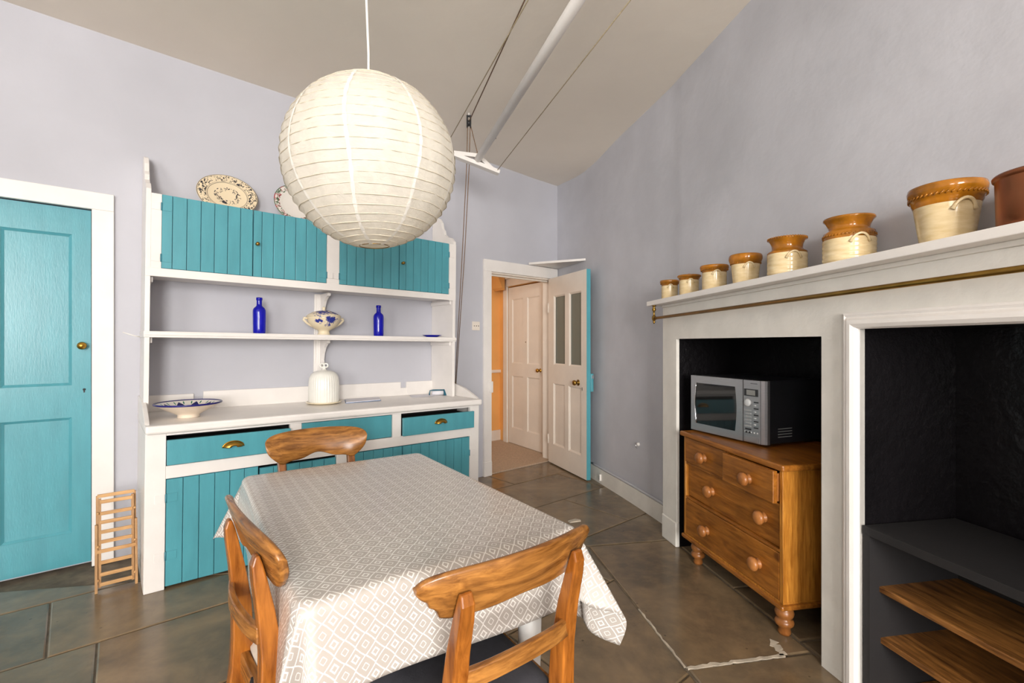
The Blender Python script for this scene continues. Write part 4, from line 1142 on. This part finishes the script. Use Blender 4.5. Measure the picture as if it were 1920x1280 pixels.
# plates leaning on the wall above the cupboards
def leaning(name, label, s, zc, mat, a, b, zbase):
    o = thing(name, label, 'plate', bw(s, -0.085, zc), A_ANG)
    o.rotation_euler = (math.radians(-17), 0, A_ANG)
    vs = []; fs = []; n = 56; rr = [(0, 0.012), (0.55, 0.012), (0.62, 0.008), (0.97, -0.008), (1.0, -0.006), (0.98, 0.0), (0.64, 0.018), (0, 0.020)]
    for q, d in rr:
        for k in range(n): vs.append((a * q * math.cos(math.tau * k / n), d, b * q * math.sin(math.tau * k / n)))
    for j in range(len(rr) - 1):
        for k in range(n): fs.append((j * n + k, j * n + (k + 1) % n, (j + 1) * n + (k + 1) % n, (j + 1) * n + k))
    part(o, 'plate_disc', mat, MB().add(vs, fs, True))
    return o
leaning('oval_platter', 'cream oval platter with dark printed border leaning above the left cupboard', -2.185, 2.285, m_platter, 0.180, 0.145, 2.14)
leaning('dinner_plate', 'round plate with red and green border half hidden behind the paper lantern', -1.755, 2.305, m_plate2, 0.150, 0.150, 2.14)

# ------------------------------------------------------------------ small folded clothes horse by the dresser
rk = thing('folding_rack', 'small folded pale wooden drying rack leaning between door and dresser', 'drying rack', bw(-2.846, -0.440), A_ANG)
def rbar(p, q, w=0.006, d=0.006, mat=m_beech, nm='rung'):
    part(rk, nm, mat, MB().tube([p, q], w, 4, False), 0.0)
RW = 0.165
frames = [  # (y bottom, y top, z bottom, z top, inset, rungs z)
    (0.0, 0.050, 0.0, 0.34, 0.000, [0.205]),
    (0.016, 0.070, 0.02, 0.47, 0.014, [0.035, 0.085, 0.145, 0.250, 0.300, 0.350, 0.395, 0.455]),
    (0.034, 0.10, 0.06, 0.48, 0.004, [0.48])]
for (y0, y1, z0, z1, ins, rs) in frames:
    for x in (ins, RW - ins):
        g = MB().sections([[(x + a_ * 0.006, y_ + b_ * 0.008, z_) for a_, b_ in ((-1, -1), (1, -1), (1, 1), (-1, 1))] for y_, z_ in ((y0, z0), (y1, z1))])
        part(rk, 'side_rail', m_beechv, g, 0.001)
    for z in rs:
        q = (z - z0) / (z1 - z0); yy = y0 + (y1 - y0) * q - 0.006
        part(rk, 'rung', m_beech, MB().box(ins, RW - ins, yy - 0.006, yy + 0.005, z - 0.009, z + 0.009), 0.002)
for z in (0.06, 0.23, 0.40):
    for x in (0.006, RW - 0.006):
        part(rk, 'pivot_peg', m_beech, MB().lathe([(0.006, 0), (0.006, -0.014), (0, -0.015)], 10, (x, 0.016 + 0.05 * z / 0.47 - 0.006, z), 'y'))

# ------------------------------------------------------------------ wall fittings
sw = thing('light_switch', 'cream double light switch plate beside the doorway', 'switch', bw(-0.085, 0, 1.465), A_ANG)
part(sw, 'plate', m_white_warm, MB().box(-0.044, 0.044, -0.010, 0, -0.042, 0.042), 0.003)
for x in (-0.024, 0.002, 0.026): part(sw, 'switch_dot', m_dark, MB().lathe([(0.0045, 0), (0.0045, -0.003), (0, -0.004)], 10, (x, -0.010, 0.0), 'y'))
wr = thing('wire_stub', 'short white wire sticking out beside the dresser shelf', 'wire', bw(-2.66, -0.02, 1.33), A_ANG)
part(wr, 'wire', m_cord, MB().tube([(0.0, -0.28, 0.005), (-0.03, -0.29, 0.013), (-0.075, -0.28, 0.03)], 0.003, 6))

# ------------------------------------------------------------------ ceiling airer with ropes
air = thing('clothes_airer', 'white wooden ceiling airer pole with end frame and clothes lines', 'airer', (-0.283, 3.80, 2.75))
def A(p): return (p[0] + 0.283, p[1] - 3.80, p[2] - 2.75)
pd = Vector((0.553, -1.77, 0)).normalized()
pe = Vector((-0.283, 3.80, 2.735)); ps = pe + pd * 3.2
part(air, 'pole', m_white, MB().tube([A(pe), A(ps)], 0.027, 16))
cdir = Vector((0.954, 0.298, -0.27)).normalized()
up = Vector((0, 0, 1))
def airbar(c, a, b, w, d, nm):
    ax_ = (b - a).normalized(); side = pd; u2 = ax_.cross(side).normalized()
    q = []
    for p in (a, b):
        for sx_, sy_ in ((-1, -1), (1, -1), (1, 1), (-1, 1)): q.append(A(p + side * d * sx_ + u2 * w * sy_))
    part(air, nm, m_white, MB().hexa(q), 0.002)
for base in (pe + pd * 0.03, ps - pd * 0.03):
    lo = base + Vector((0, 0, -0.030))
    airbar(base, lo - cdir * 0.30, lo + cdir * 0.185, 0.015, 0.028, 'cross_bar')
    airbar(base, base + Vector((0, 0, 0.035)) + cdir * 0.01, lo - cdir * 0.24, 0.015, 0.022, 'strut')
    airbar(base, base + Vector((0, 0, 0.035)) + cdir * 0.01, lo + cdir * 0.13, 0.015, 0.022, 'strut')
for off in (-0.275, 0.165):
    p0 = pe + pd * 0.03 + Vector((0, 0, -0.024)) + cdir * off; p1 = ps - pd * 0.03 + Vector((0, 0, -0.024)) + cdir * (off if off > 0 else -0.13)
    part(air, 'clothes_line', m_string, MB().tube([A(p0), A(p1)], 0.0028, 6))
part(air, 'nail', m_dark, MB().tube([A(pe + pd * 0.42 + Vector((0.02, 0, 0.02))), A(pe + pd * 0.42 + Vector((0.045, 0.01, 0.018)))], 0.003, 6))
# pulley fixed to the ceiling
PX, PY = -0.338, 3.76
PZ = ceil_z(PX, PY)
pl = thing('ceiling_pulley', 'black iron pulley block hanging from the ceiling above the airer', 'pulley', (PX, PY, PZ))
part(pl, 'hook', m_white, MB().tube([(0, 0, 0.0), (0, 0, -0.03)], 0.006, 8))
part(pl, 'block', m_dark, MB().box(-0.018, -0.008, -0.016, 0.016, -0.115, -0.02).box(0.008, 0.018, -0.016, 0.016, -0.115, -0.02).box(-0.018, 0.018, -0.010, 0.010, -0.03, -0.018), 0.004)
part(pl, 'wheel', m_dark, MB().lathe([(0, -0.007), (0.026, -0.007), (0.020, 0), (0.026, 0.007), (0, 0.007)], 18, (0, 0, -0.08), 'x'))
cz_ = bw(-0.335, -0.03, 0.935)
rope = thing('airer_rope', 'brown rope running from the pulley down to the wall beside the dresser', 'rope', (0, 0, 0))
for d_ in (-0.010, 0.010):
    part(rope, 'strand', m_rope, MB().tube([(PX + d_, PY, PZ - 0.10), (PX + d_ - 0.012, PY + 0.05, 2.70), (PX + d_ - 0.03, PY + 0.2, 2.1) if False else tuple(Vector((PX, PY, 2.70)).lerp(cz_, 0.35) + Vector((d_, 0, 0))), tuple(cz_ + Vector((d_ * 0.4, 0, 0)))], 0.0035, 6))
part(rope, 'strand', m_rope, MB().tube([(PX + 0.012, PY, PZ - 0.09), (-0.283 + 0.01, 3.79, 2.80), (-0.275, 3.775, 2.775)], 0.0035, 6))
pr2 = Vector((0.10, 2.35, 0)); far = Vector((PX, PY, PZ - 0.07)); dirr = Vector((0.31, -1.0, 0)).normalized()
part(rope, 'strand', m_rope, MB().tube([tuple(far), tuple(far + dirr * 1.6 + Vector((0, 0, 0.03))), tuple(far + dirr * 3.0 + Vector((0, 0, 0.05)))], 0.0038, 6))
part(rope, 'knot', m_rope, MB().lathe([(0, -0.012), (0.012, -0.006), (0.013, 0.006), (0, 0.014)], 10, (-0.275, 3.775, 2.785)))
part(rope, 'loose_end', m_rope, MB().tube([(-0.275, 3.775, 2.785), (-0.32, 3.76, 2.79), (-0.36, 3.75, 2.775)], 0.003, 6))
hk2 = thing('rope_hook', 'small brass hook holding the airer rope beside the dresser', 'hook', cz_, A_ANG)
part(hk2, 'hook_wire', m_brassdark, MB().tube([(0, 0.028, 0.0), (0, 0.0, -0.002), (0, -0.012, -0.012), (0, -0.004, -0.03), (0, 0.006, -0.024)], 0.004, 8))

# ------------------------------------------------------------------ paper lantern
LC = Vector((-0.505, 1.724, 1.941)); LR = 0.30
lan = thing('paper_lantern', 'large round white paper lantern shade hanging over the table', 'lampshade', LC)
lan.rotation_euler = (math.radians(1.5), math.radians(-2.0), math.radians(14))
NR = 25; th0 = math.radians(10)
lat = [th0 + (math.pi - 2 * th0) * k / NR for k in range(NR + 1)]
prof = []
rng = random.Random(3)
for k in range(NR + 1):
    prof.append((LR * math.sin(lat[k]), LR * 0.985 * math.cos(lat[k])))
    if k < NR:
        tm = (lat[k] + lat[k + 1]) / 2
        prof.append((LR * 0.983 * math.sin(tm), LR * 0.970 * math.cos(tm)))
NG = 9
def lanfn(r, h, a):
    w = abs(((a * NG / math.tau) % 1.0) - 0.5) * 2        # 1 at the seams
    return r * (1 + 0.004 * math.cos(2 * math.pi * w) + 0.0022 * math.sin(37 * a + 90 * h) + 0.002 * math.sin(23 * a - 160 * h))
part(lan, 'paper_shade', m_lantern, MB().lathe(prof, 144, cap=False, fn=lanfn))
for k in range(NG):
    a0 = (k + 0.5) * math.tau / NG + rng.uniform(-0.03, 0.03)
    g = MB(); vs = []; fs = []
    M_ = 60
    for j in range(M_ + 1):
        tt = th0 + (math.pi - 2 * th0) * j / M_
        ww = 0.0055 + 0.0015 * math.sin(j * 1.7 + k)
        aa = a0 + 0.02 * math.sin(j * 0.23 + k * 2)
        for sgn in (-1, 1):
            da = sgn * ww / max(0.03, LR * math.sin(tt))
            rr = LR * 1.006
            vs.append((rr * math.sin(tt) * math.cos(aa + da), rr * math.sin(tt) * math.sin(aa + da), rr * 0.985 * math.cos(tt)))
        if j: fs.append((2 * j - 2, 2 * j - 1, 2 * j + 1, 2 * j))
    g.add(vs, fs, True)
    part(lan, 'seam_strip', m_lantern_seam, g)
for k in range(1, NR):
    tt = lat[k]
    part(lan, 'rib', m_rib, MB().tube([(LR * 1.0 * lanfn(1, 0, q * math.tau / 72) * math.sin(tt) * math.cos(q * math.tau / 72), LR * lanfn(1, 0, q * math.tau / 72) * math.sin(tt) * math.sin(q * math.tau / 72), LR * 0.985 * math.cos(tt) + 0.0012 * math.sin(5 * q * math.tau / 72 + k)) for q in range(72)], 0.0016, 5, closed=True))
for tt in (th0, math.pi - th0):
    part(lan, 'wire_ring', m_brassdark, MB().tube([(LR * math.sin(tt) * math.cos(q * math.tau / 32), LR * math.sin(tt) * math.sin(q * math.tau / 32), LR * 0.985 * math.cos(tt)) for q in range(32)], 0.0018, 6, closed=True))
g = MB()
g.tube([(-LR * math.sin(th0), 0, LR * 0.96), (0, 0, LR * 0.90), (LR * math.sin(th0), 0, LR * 0.96)], 0.002, 6)
g.lathe([(0.018, LR * 0.70), (0.020, LR * 0.80), (0.016, LR * 0.90), (0.006, LR * 0.94)], 14)
part(lan, 'lamp_holder', m_cord, g)
part(lan, 'bulb', m_porcelain, MB().lathe([(0.0, LR * 0.70 - 0.10), (0.020, LR * 0.70 - 0.09), (0.029, LR * 0.70 - 0.06), (0.026, LR * 0.70 - 0.03), (0.014, LR * 0.70)], 16, cap=False))
cd = MB().tube([(0, 0, LR * 0.92), (0.004, 0, LR * 1.3), (0.002, 0.01, ceil_z(LC.x, LC.y) - LC.z)], 0.0042, 8)
cdo = part(lan, 'flex_cord', m_cord, cd)
part(lan, 'ceiling_rose', m_cord, MB().lathe([(0.008, -0.045), (0.03, -0.03), (0.042, 0.0)], 20, (0.002, 0.01, ceil_z(LC.x, LC.y) - LC.z)))

# ------------------------------------------------------------------ table, cloth, chairs
T_ANG = math.radians(34.0)
TC = Vector((-0.455, 1.702, 0)); TW, TLn, TZ = 0.735, 1.15, 0.752
table = thing('kitchen_table', 'white painted kitchen table with turned legs under the patterned cloth', 'table', TC, T_ANG)
part(table, 'table_top', m_tablewhite, MB().box(-TW / 2, TW / 2, -TLn / 2, TLn / 2, TZ - 0.028, TZ - 0.003), 0.006)
g = MB(); ax_, ay_ = TW / 2 - 0.06, TLn / 2 - 0.06
g.box(-ax_, ax_, -ay_, -ay_ + 0.02, 0.60, TZ - 0.028); g.box(-ax_, ax_, ay_ - 0.02, ay_, 0.60, TZ - 0.028); g.box(-ax_, -ax_ + 0.02, -ay_, ay_, 0.60, TZ - 0.028); g.box(ax_ - 0.02, ax_, -ay_, ay_, 0.60, TZ - 0.028)
part(table, 'apron', m_tablewhite, g)
for sx_ in (-1, 1):
    for sy_ in (-1, 1):
        g = MB().box(sx_ * (ax_ - 0.025) - 0.032, sx_ * (ax_ - 0.025) + 0.032, sy_ * (ay_ - 0.025) - 0.032, sy_ * (ay_ - 0.025) + 0.032, 0.57, TZ - 0.028)
        g.lathe([(0.018, 0), (0.024, 0.02), (0.020, 0.05), (0.026, 0.12), (0.034, 0.36), (0.036, 0.47), (0.026, 0.485), (0.038, 0.50), (0.040, 0.52), (0.028, 0.535), (0.034, 0.55), (0.034, 0.575)], 20, (sx_ * (ax_ - 0.025), sy_ * (ay_ - 0.025), 0))
        part(table, 'leg', m_tablewhite, g)

def cloth():
    d = 0.215; W, Ln = TW / 2, TLn / 2
    dL, dR, dN, dF = 0.235, 0.315, 0.215, 0.225
    st = 0.0115; rad = 0.022
    nx = int((2 * W + dL + dR) / st); ny = int((2 * Ln + dN + dF) / st)
    vs = []; uvs = []; fs = []
    def hang(q):      # distance past the edge -> (outwards, down)
        arc = rad * math.pi / 2
        if q < arc: a = q / rad; return rad * math.sin(a), rad * (1 - math.cos(a))
        return rad, rad + (q - arc)
    for j in range(ny + 1):
        for i in range(nx + 1):
            u = -W - dL + (2 * W + dL + dR) * i / nx; v = -Ln - dN + (2 * Ln + dN + dF) * j / ny
            ex = max(abs(u) - W, 0.0); ey = max(abs(v) - Ln, 0.0); sx_ = 1 if u > 0 else -1; sy_ = 1 if v > 0 else -1
            x, y, z = max(-W, min(W, u)), max(-Ln, min(Ln, v)), TZ
            if ex > 0 and ey > 0:
                r = math.hypot(ex, ey); ph = math.atan2(ey, ex)
                o, dn = hang(r); o -= 0; 
                dph = math.degrees(ph) - 45.0; edge = min(ph, math.pi / 2 - ph) / (math.pi / 4)
                tri = math.exp(-(dph / 15.0) ** 2) * min(1.0, edge * 2.5)
                base_fl = 0.12
                fl = base_fl + (0.52 - base_fl) * tri
                az = math.pi / 4 + (ph - math.pi / 4) * (0.30 + 0.70 * (1 - tri))
                rr = max(0.0, dn - rad * 0.3)
                hor = o * 0.9 + rr * math.sin(fl); dnn = dn * math.cos(fl)
                x += sx_ * hor * math.cos(az); y += sy_ * hor * math.sin(az); z -= dnn
            elif ex > 0 or ey > 0:
                e = max(ex, ey); o, dn = hang(e)
                s = (v if ex > 0 else u)
                ed = (Ln - abs(v)) if ex > 0 else (W - abs(u))
                rip = 0.010 * math.sin(s * 9.0 + (1.3 if ex > 0 else 0.4)) * min(1, dn / d) * min(1.0, ed / 0.15)
                fl = 0.12 * math.exp(-ed / 0.10) + 0.05
                hor = o + max(0, dn - rad) * fl + rip + 0.004
                if ex > 0: x += sx_ * hor
                else: y += sy_ * hor
                z -= dn
            else:
                z += 0.0007 * math.sin(u * 21 + v * 8) * math.cos(v * 17)
            vs.append((x, y, z)); uvs.append((u, v))
    for j in range(ny):
        for i in range(nx):
            q = j * (nx + 1) + i
            fs.append((q, q + 1, q + nx + 2, q + nx + 1))
    me = bpy.data.meshes.new('tablecloth'); me.from_pydata(vs, [], fs); me.update()
    for p in me.polygons: p.use_smooth = True
    ul = me.uv_layers.new(name='cloth')
    for lp in me.loops: ul.data[lp.index].uv = uvs[lp.vertex_index]
    me.materials.append(m_cloth)
    o = bpy.data.objects.new('tablecloth', me); COL.objects.link(o)
    o.location = TC; o.rotation_euler = (0, 0, T_ANG)
    sd = o.modifiers.new('thickness', 'SOLIDIFY'); sd.thickness = 0.0012; sd.offset = 1
    return tag(o, 'glossy grey and white diamond patterned oilcloth draped over the table', 'tablecloth')
cloth()

def chair(label, loc, rot, cushion, group='wooden bar back chairs round the table', extras=None, hw_=0.238, yb=-0.040, cv=0.040, arch=0.036, py=-0.052, px=0.163, scal=1.0, botc=0.735):
    """local: x across, +y towards the seat front; origin on the floor below the back posts"""
    o = thing('dining_chair', label, 'chair', loc, rot, group)
    # back posts, swept
    for sg in (-1, 1):
        secs = []
        for (z, y, hw, hd) in ((0.0, -0.115, 0.017, 0.016), (0.12, -0.070, 0.018, 0.018), (0.26, -0.030, 0.019, 0.021), (0.40, -0.008, 0.020, 0.026), (0.48, -0.004, 0.020, 0.026),
                               (0.58, py * 0.18, 0.019, 0.023), (0.68, py * 0.5, 0.018, 0.019), (0.755, py * 0.85, 0.018, 0.015), (0.79, py, 0.016, 0.012), (0.812, py, 0.014, 0.005)):
            x = sg * (px - 0.012 * (z < 0.3) * (0.3 - z))
            secs.append([(x - hw, y - hd, z), (x + hw, y - hd, z), (x + hw, y + hd, z), (x - hw, y + hd, z)])
        part(o, 'back_post', m_chairp, MB().sections(secs, False), 0.004)
    # shaped top rail
    HWID = hw_; n = 56; secs = []
    for k in range(n + 1):
        q = -1 + 2 * k / n; q = max(-0.9995, min(0.9995, math.sin(q * math.pi / 2)))
        x = HWID * q; aq = abs(q)
        rnd = (1 - aq ** 9) ** 0.5
        top = 0.826 + (0.012 + arch - 0.4 * arch * aq ** 2) * rnd
        bot_c = botc
        bump_ = scal * (0.020 * math.exp(-((aq - 0.0) / 0.28) ** 2) - 0.022 * math.exp(-((aq - 0.70) / 0.14) ** 2) + 0.004 * math.cos(aq * 9)) - (1 - scal) * 0.004 * aq
        if scal < 0.5 and aq > 0.80: bump_ += 0.020 * min(1.0, (aq - 0.80) / 0.02) + (0.014 if aq > 0.90 else 0.0)
        bot = 0.826 + (bot_c + bump_ - 0.826) * ((1 - aq ** 6) ** 0.5)
        yc = yb + cv * q * q
        def yy(z): return yc - 0.30 * (z - 0.80)
        hd = 0.0095
        ring = []
        m1 = (top + bot) / 2
        e_ = min(0.006, (top - bot) * 0.3)
        for z, s_ in ((bot, -0.45), (bot + e_, -1), (m1, -1), (top - e_, -1), (top, -0.45), (top, 0.45), (top - e_, 1), (m1, 1), (bot + e_, 1), (bot, 0.45)):
            ring.append((x, yy(z) + s_ * hd, z))
        secs.append(ring)
    part(o, 'top_rail', m_chair, MB().sections(secs, True))
    # lower cross bar
    secs = []
    for k in range(13):
        q = -1 + k / 6.0; x = 0.150 * q; yc = -0.028 - 0.020 * (1 - q * q); zc = 0.625 + 0.003 * math.cos(q * 3)
        secs.append([(x, yc - 0.008, zc - 0.020), (x, yc - 0.008, zc + 0.020), (x, yc + 0.008, zc + 0.020), (x, yc + 0.008, zc - 0.020)])
    part(o, 'cross_bar', m_chair, MB().sections(secs, False), 0.003)
    # seat frame, cushion, legs, stretchers
    g = MB()
    g.hexa([(-0.155, -0.012, 0.385), (0.155, -0.012, 0.385), (0.155, 0.010, 0.385), (-0.155, 0.010, 0.385), (-0.155, -0.012, 0.44), (0.155, -0.012, 0.44), (0.155, 0.010, 0.44), (-0.155, 0.010, 0.44)])
    for sg in (-1, 1):
        g.hexa([(sg * 0.155, 0, 0.385), (sg * 0.178, 0, 0.385), (sg * 0.215, 0.40, 0.385), (sg * 0.192, 0.40, 0.385), (sg * 0.155, 0, 0.44), (sg * 0.178, 0, 0.44), (sg * 0.215, 0.40, 0.44), (sg * 0.192, 0.40, 0.44)])
    g.box(-0.215, 0.215, 0.385, 0.41, 0.385, 0.44)
    part(o, 'seat_frame', m_chair, g, 0.003)
    vs = []; fs = []; nn = 14
    for lay, z0 in ((0, 0.440), (1, 0.0)):
        for j in range(nn + 1):
            for i in range(nn + 1):
                a = -1 + 2 * i / nn; b = -1 + 2 * j / nn
                w = 0.165 + 0.035 * (b + 1) / 2
                cr = (1 - abs(a) ** 6) * (1 - abs(b) ** 6)
                x = a * w * (1 - 0.06 * abs(b) ** 6); y = 0.205 + b * 0.195 * (1 - 0.04 * abs(a) ** 6)
                vs.append((x, y, 0.440 if lay == 0 else 0.448 + 0.036 * cr ** 0.5))
    S = (nn + 1) * (nn + 1)
    for j in range(nn):
        for i in range(nn):
            q = j * (nn + 1) + i
            fs.append((q, q + nn + 1, q + nn + 2, q + 1)); fs.append((S + q, S + q + 1, S + q + nn + 2, S + q + nn + 1))
    bdr = [i for i in range(nn + 1)] + [(j + 1) * (nn + 1) - 1 for j in range(1, nn + 1)] + [nn * (nn + 1) + i for i in range(nn - 1, -1, -1)] + [j * (nn + 1) for j in range(nn - 1, 0, -1)]
    for k in range(len(bdr)):
        a, b = bdr[k], bdr[(k + 1) % len(bdr)]
        fs.append((a, b, S + b, S + a))
    part(o, 'seat_cushion', cushion, MB().add(vs, fs, True))
    for sg in (-1, 1):
        part(o, 'front_leg', m_chairp, MB().lathe([(0.013, 0), (0.016, 0.03), (0.014, 0.05), (0.019, 0.20), (0.020, 0.30), (0.015, 0.315), (0.022, 0.33), (0.022, 0.40)], 16, (sg * 0.196, 0.385, 0)))
        part(o, 'side_stretcher', m_chair, MB().tube([(sg * 0.160, -0.055, 0.17), (sg * 0.194, 0.385, 0.17)], 0.010, 8))
    part(o, 'stretcher', m_chair, MB().tube([(-0.178, 0.17, 0.17), (0.178, 0.17, 0.17)], 0.009, 8))
    for e in (extras or []): e(o)
    return o
def tie_blue(o):
    part(o, 'cushion_tie', m_blue_denim, MB().hexa([(0.12, 0.30, 0.462), (0.20, 0.385, 0.462), (0.218, 0.37, 0.458), (0.14, 0.28, 0.462), (0.12, 0.30, 0.478), (0.20, 0.385, 0.470), (0.218, 0.37, 0.466), (0.14, 0.28, 0.478)]), 0, 'blue denim strip')
def tag_dark(o):
    part(o, 'cushion_tag', m_charcoal, MB().hexa([(0.085, -0.045, 0.45), (0.125, -0.050, 0.44), (0.125, -0.045, 0.44), (0.085, -0.040, 0.45), (0.095, -0.035, 0.50), (0.130, -0.040, 0.49), (0.130, -0.035, 0.49), (0.095, -0.030, 0.50)]))
ch_near = chair('wooden bar back chair with charcoal cushion, back turned to the viewer', Vector((-0.004, 1.080, 0)), math.radians(38.8), m_cushdark, extras=[tie_blue], hw_=0.242, yb=-0.052, cv=0.050, arch=0.024, py=-0.056, px=0.156, scal=0.2, botc=0.750)
ch_left = chair('wooden bar back chair with oatmeal seat, pushed in beside the left edge of the cloth', Vector((-0.661, 1.244, 0)), math.radians(-49.0), m_cushlight, extras=[tag_dark], hw_=0.258, yb=-0.022, cv=0.020, arch=0.038, py=-0.036, px=0.147, botc=0.748)
ch_far = chair('wooden bar back chair between the far end of the table and the dresser', Vector((-0.955, 2.375, 0)), math.radians(34.0 + 180), m_cushlight)

# scrap of stone on the floor
st_ = thing('stone_chip', 'small pale stone chip lying on the flagstones behind the near chair', 'stone', (0.455, 3.50, 0.002), 0.4)
g = MB().sections([[(-0.05, -0.02, 0), (0.04, -0.025, 0), (0.055, 0.0, 0), (0.02, 0.025, 0), (-0.045, 0.02, 0)], [(-0.045, -0.016, 0.008), (0.036, -0.02, 0.006), (0.048, 0.0, 0.007), (0.018, 0.02, 0.009), (-0.04, 0.015, 0.007)]])
part(st_, 'chip', m_lime, g)
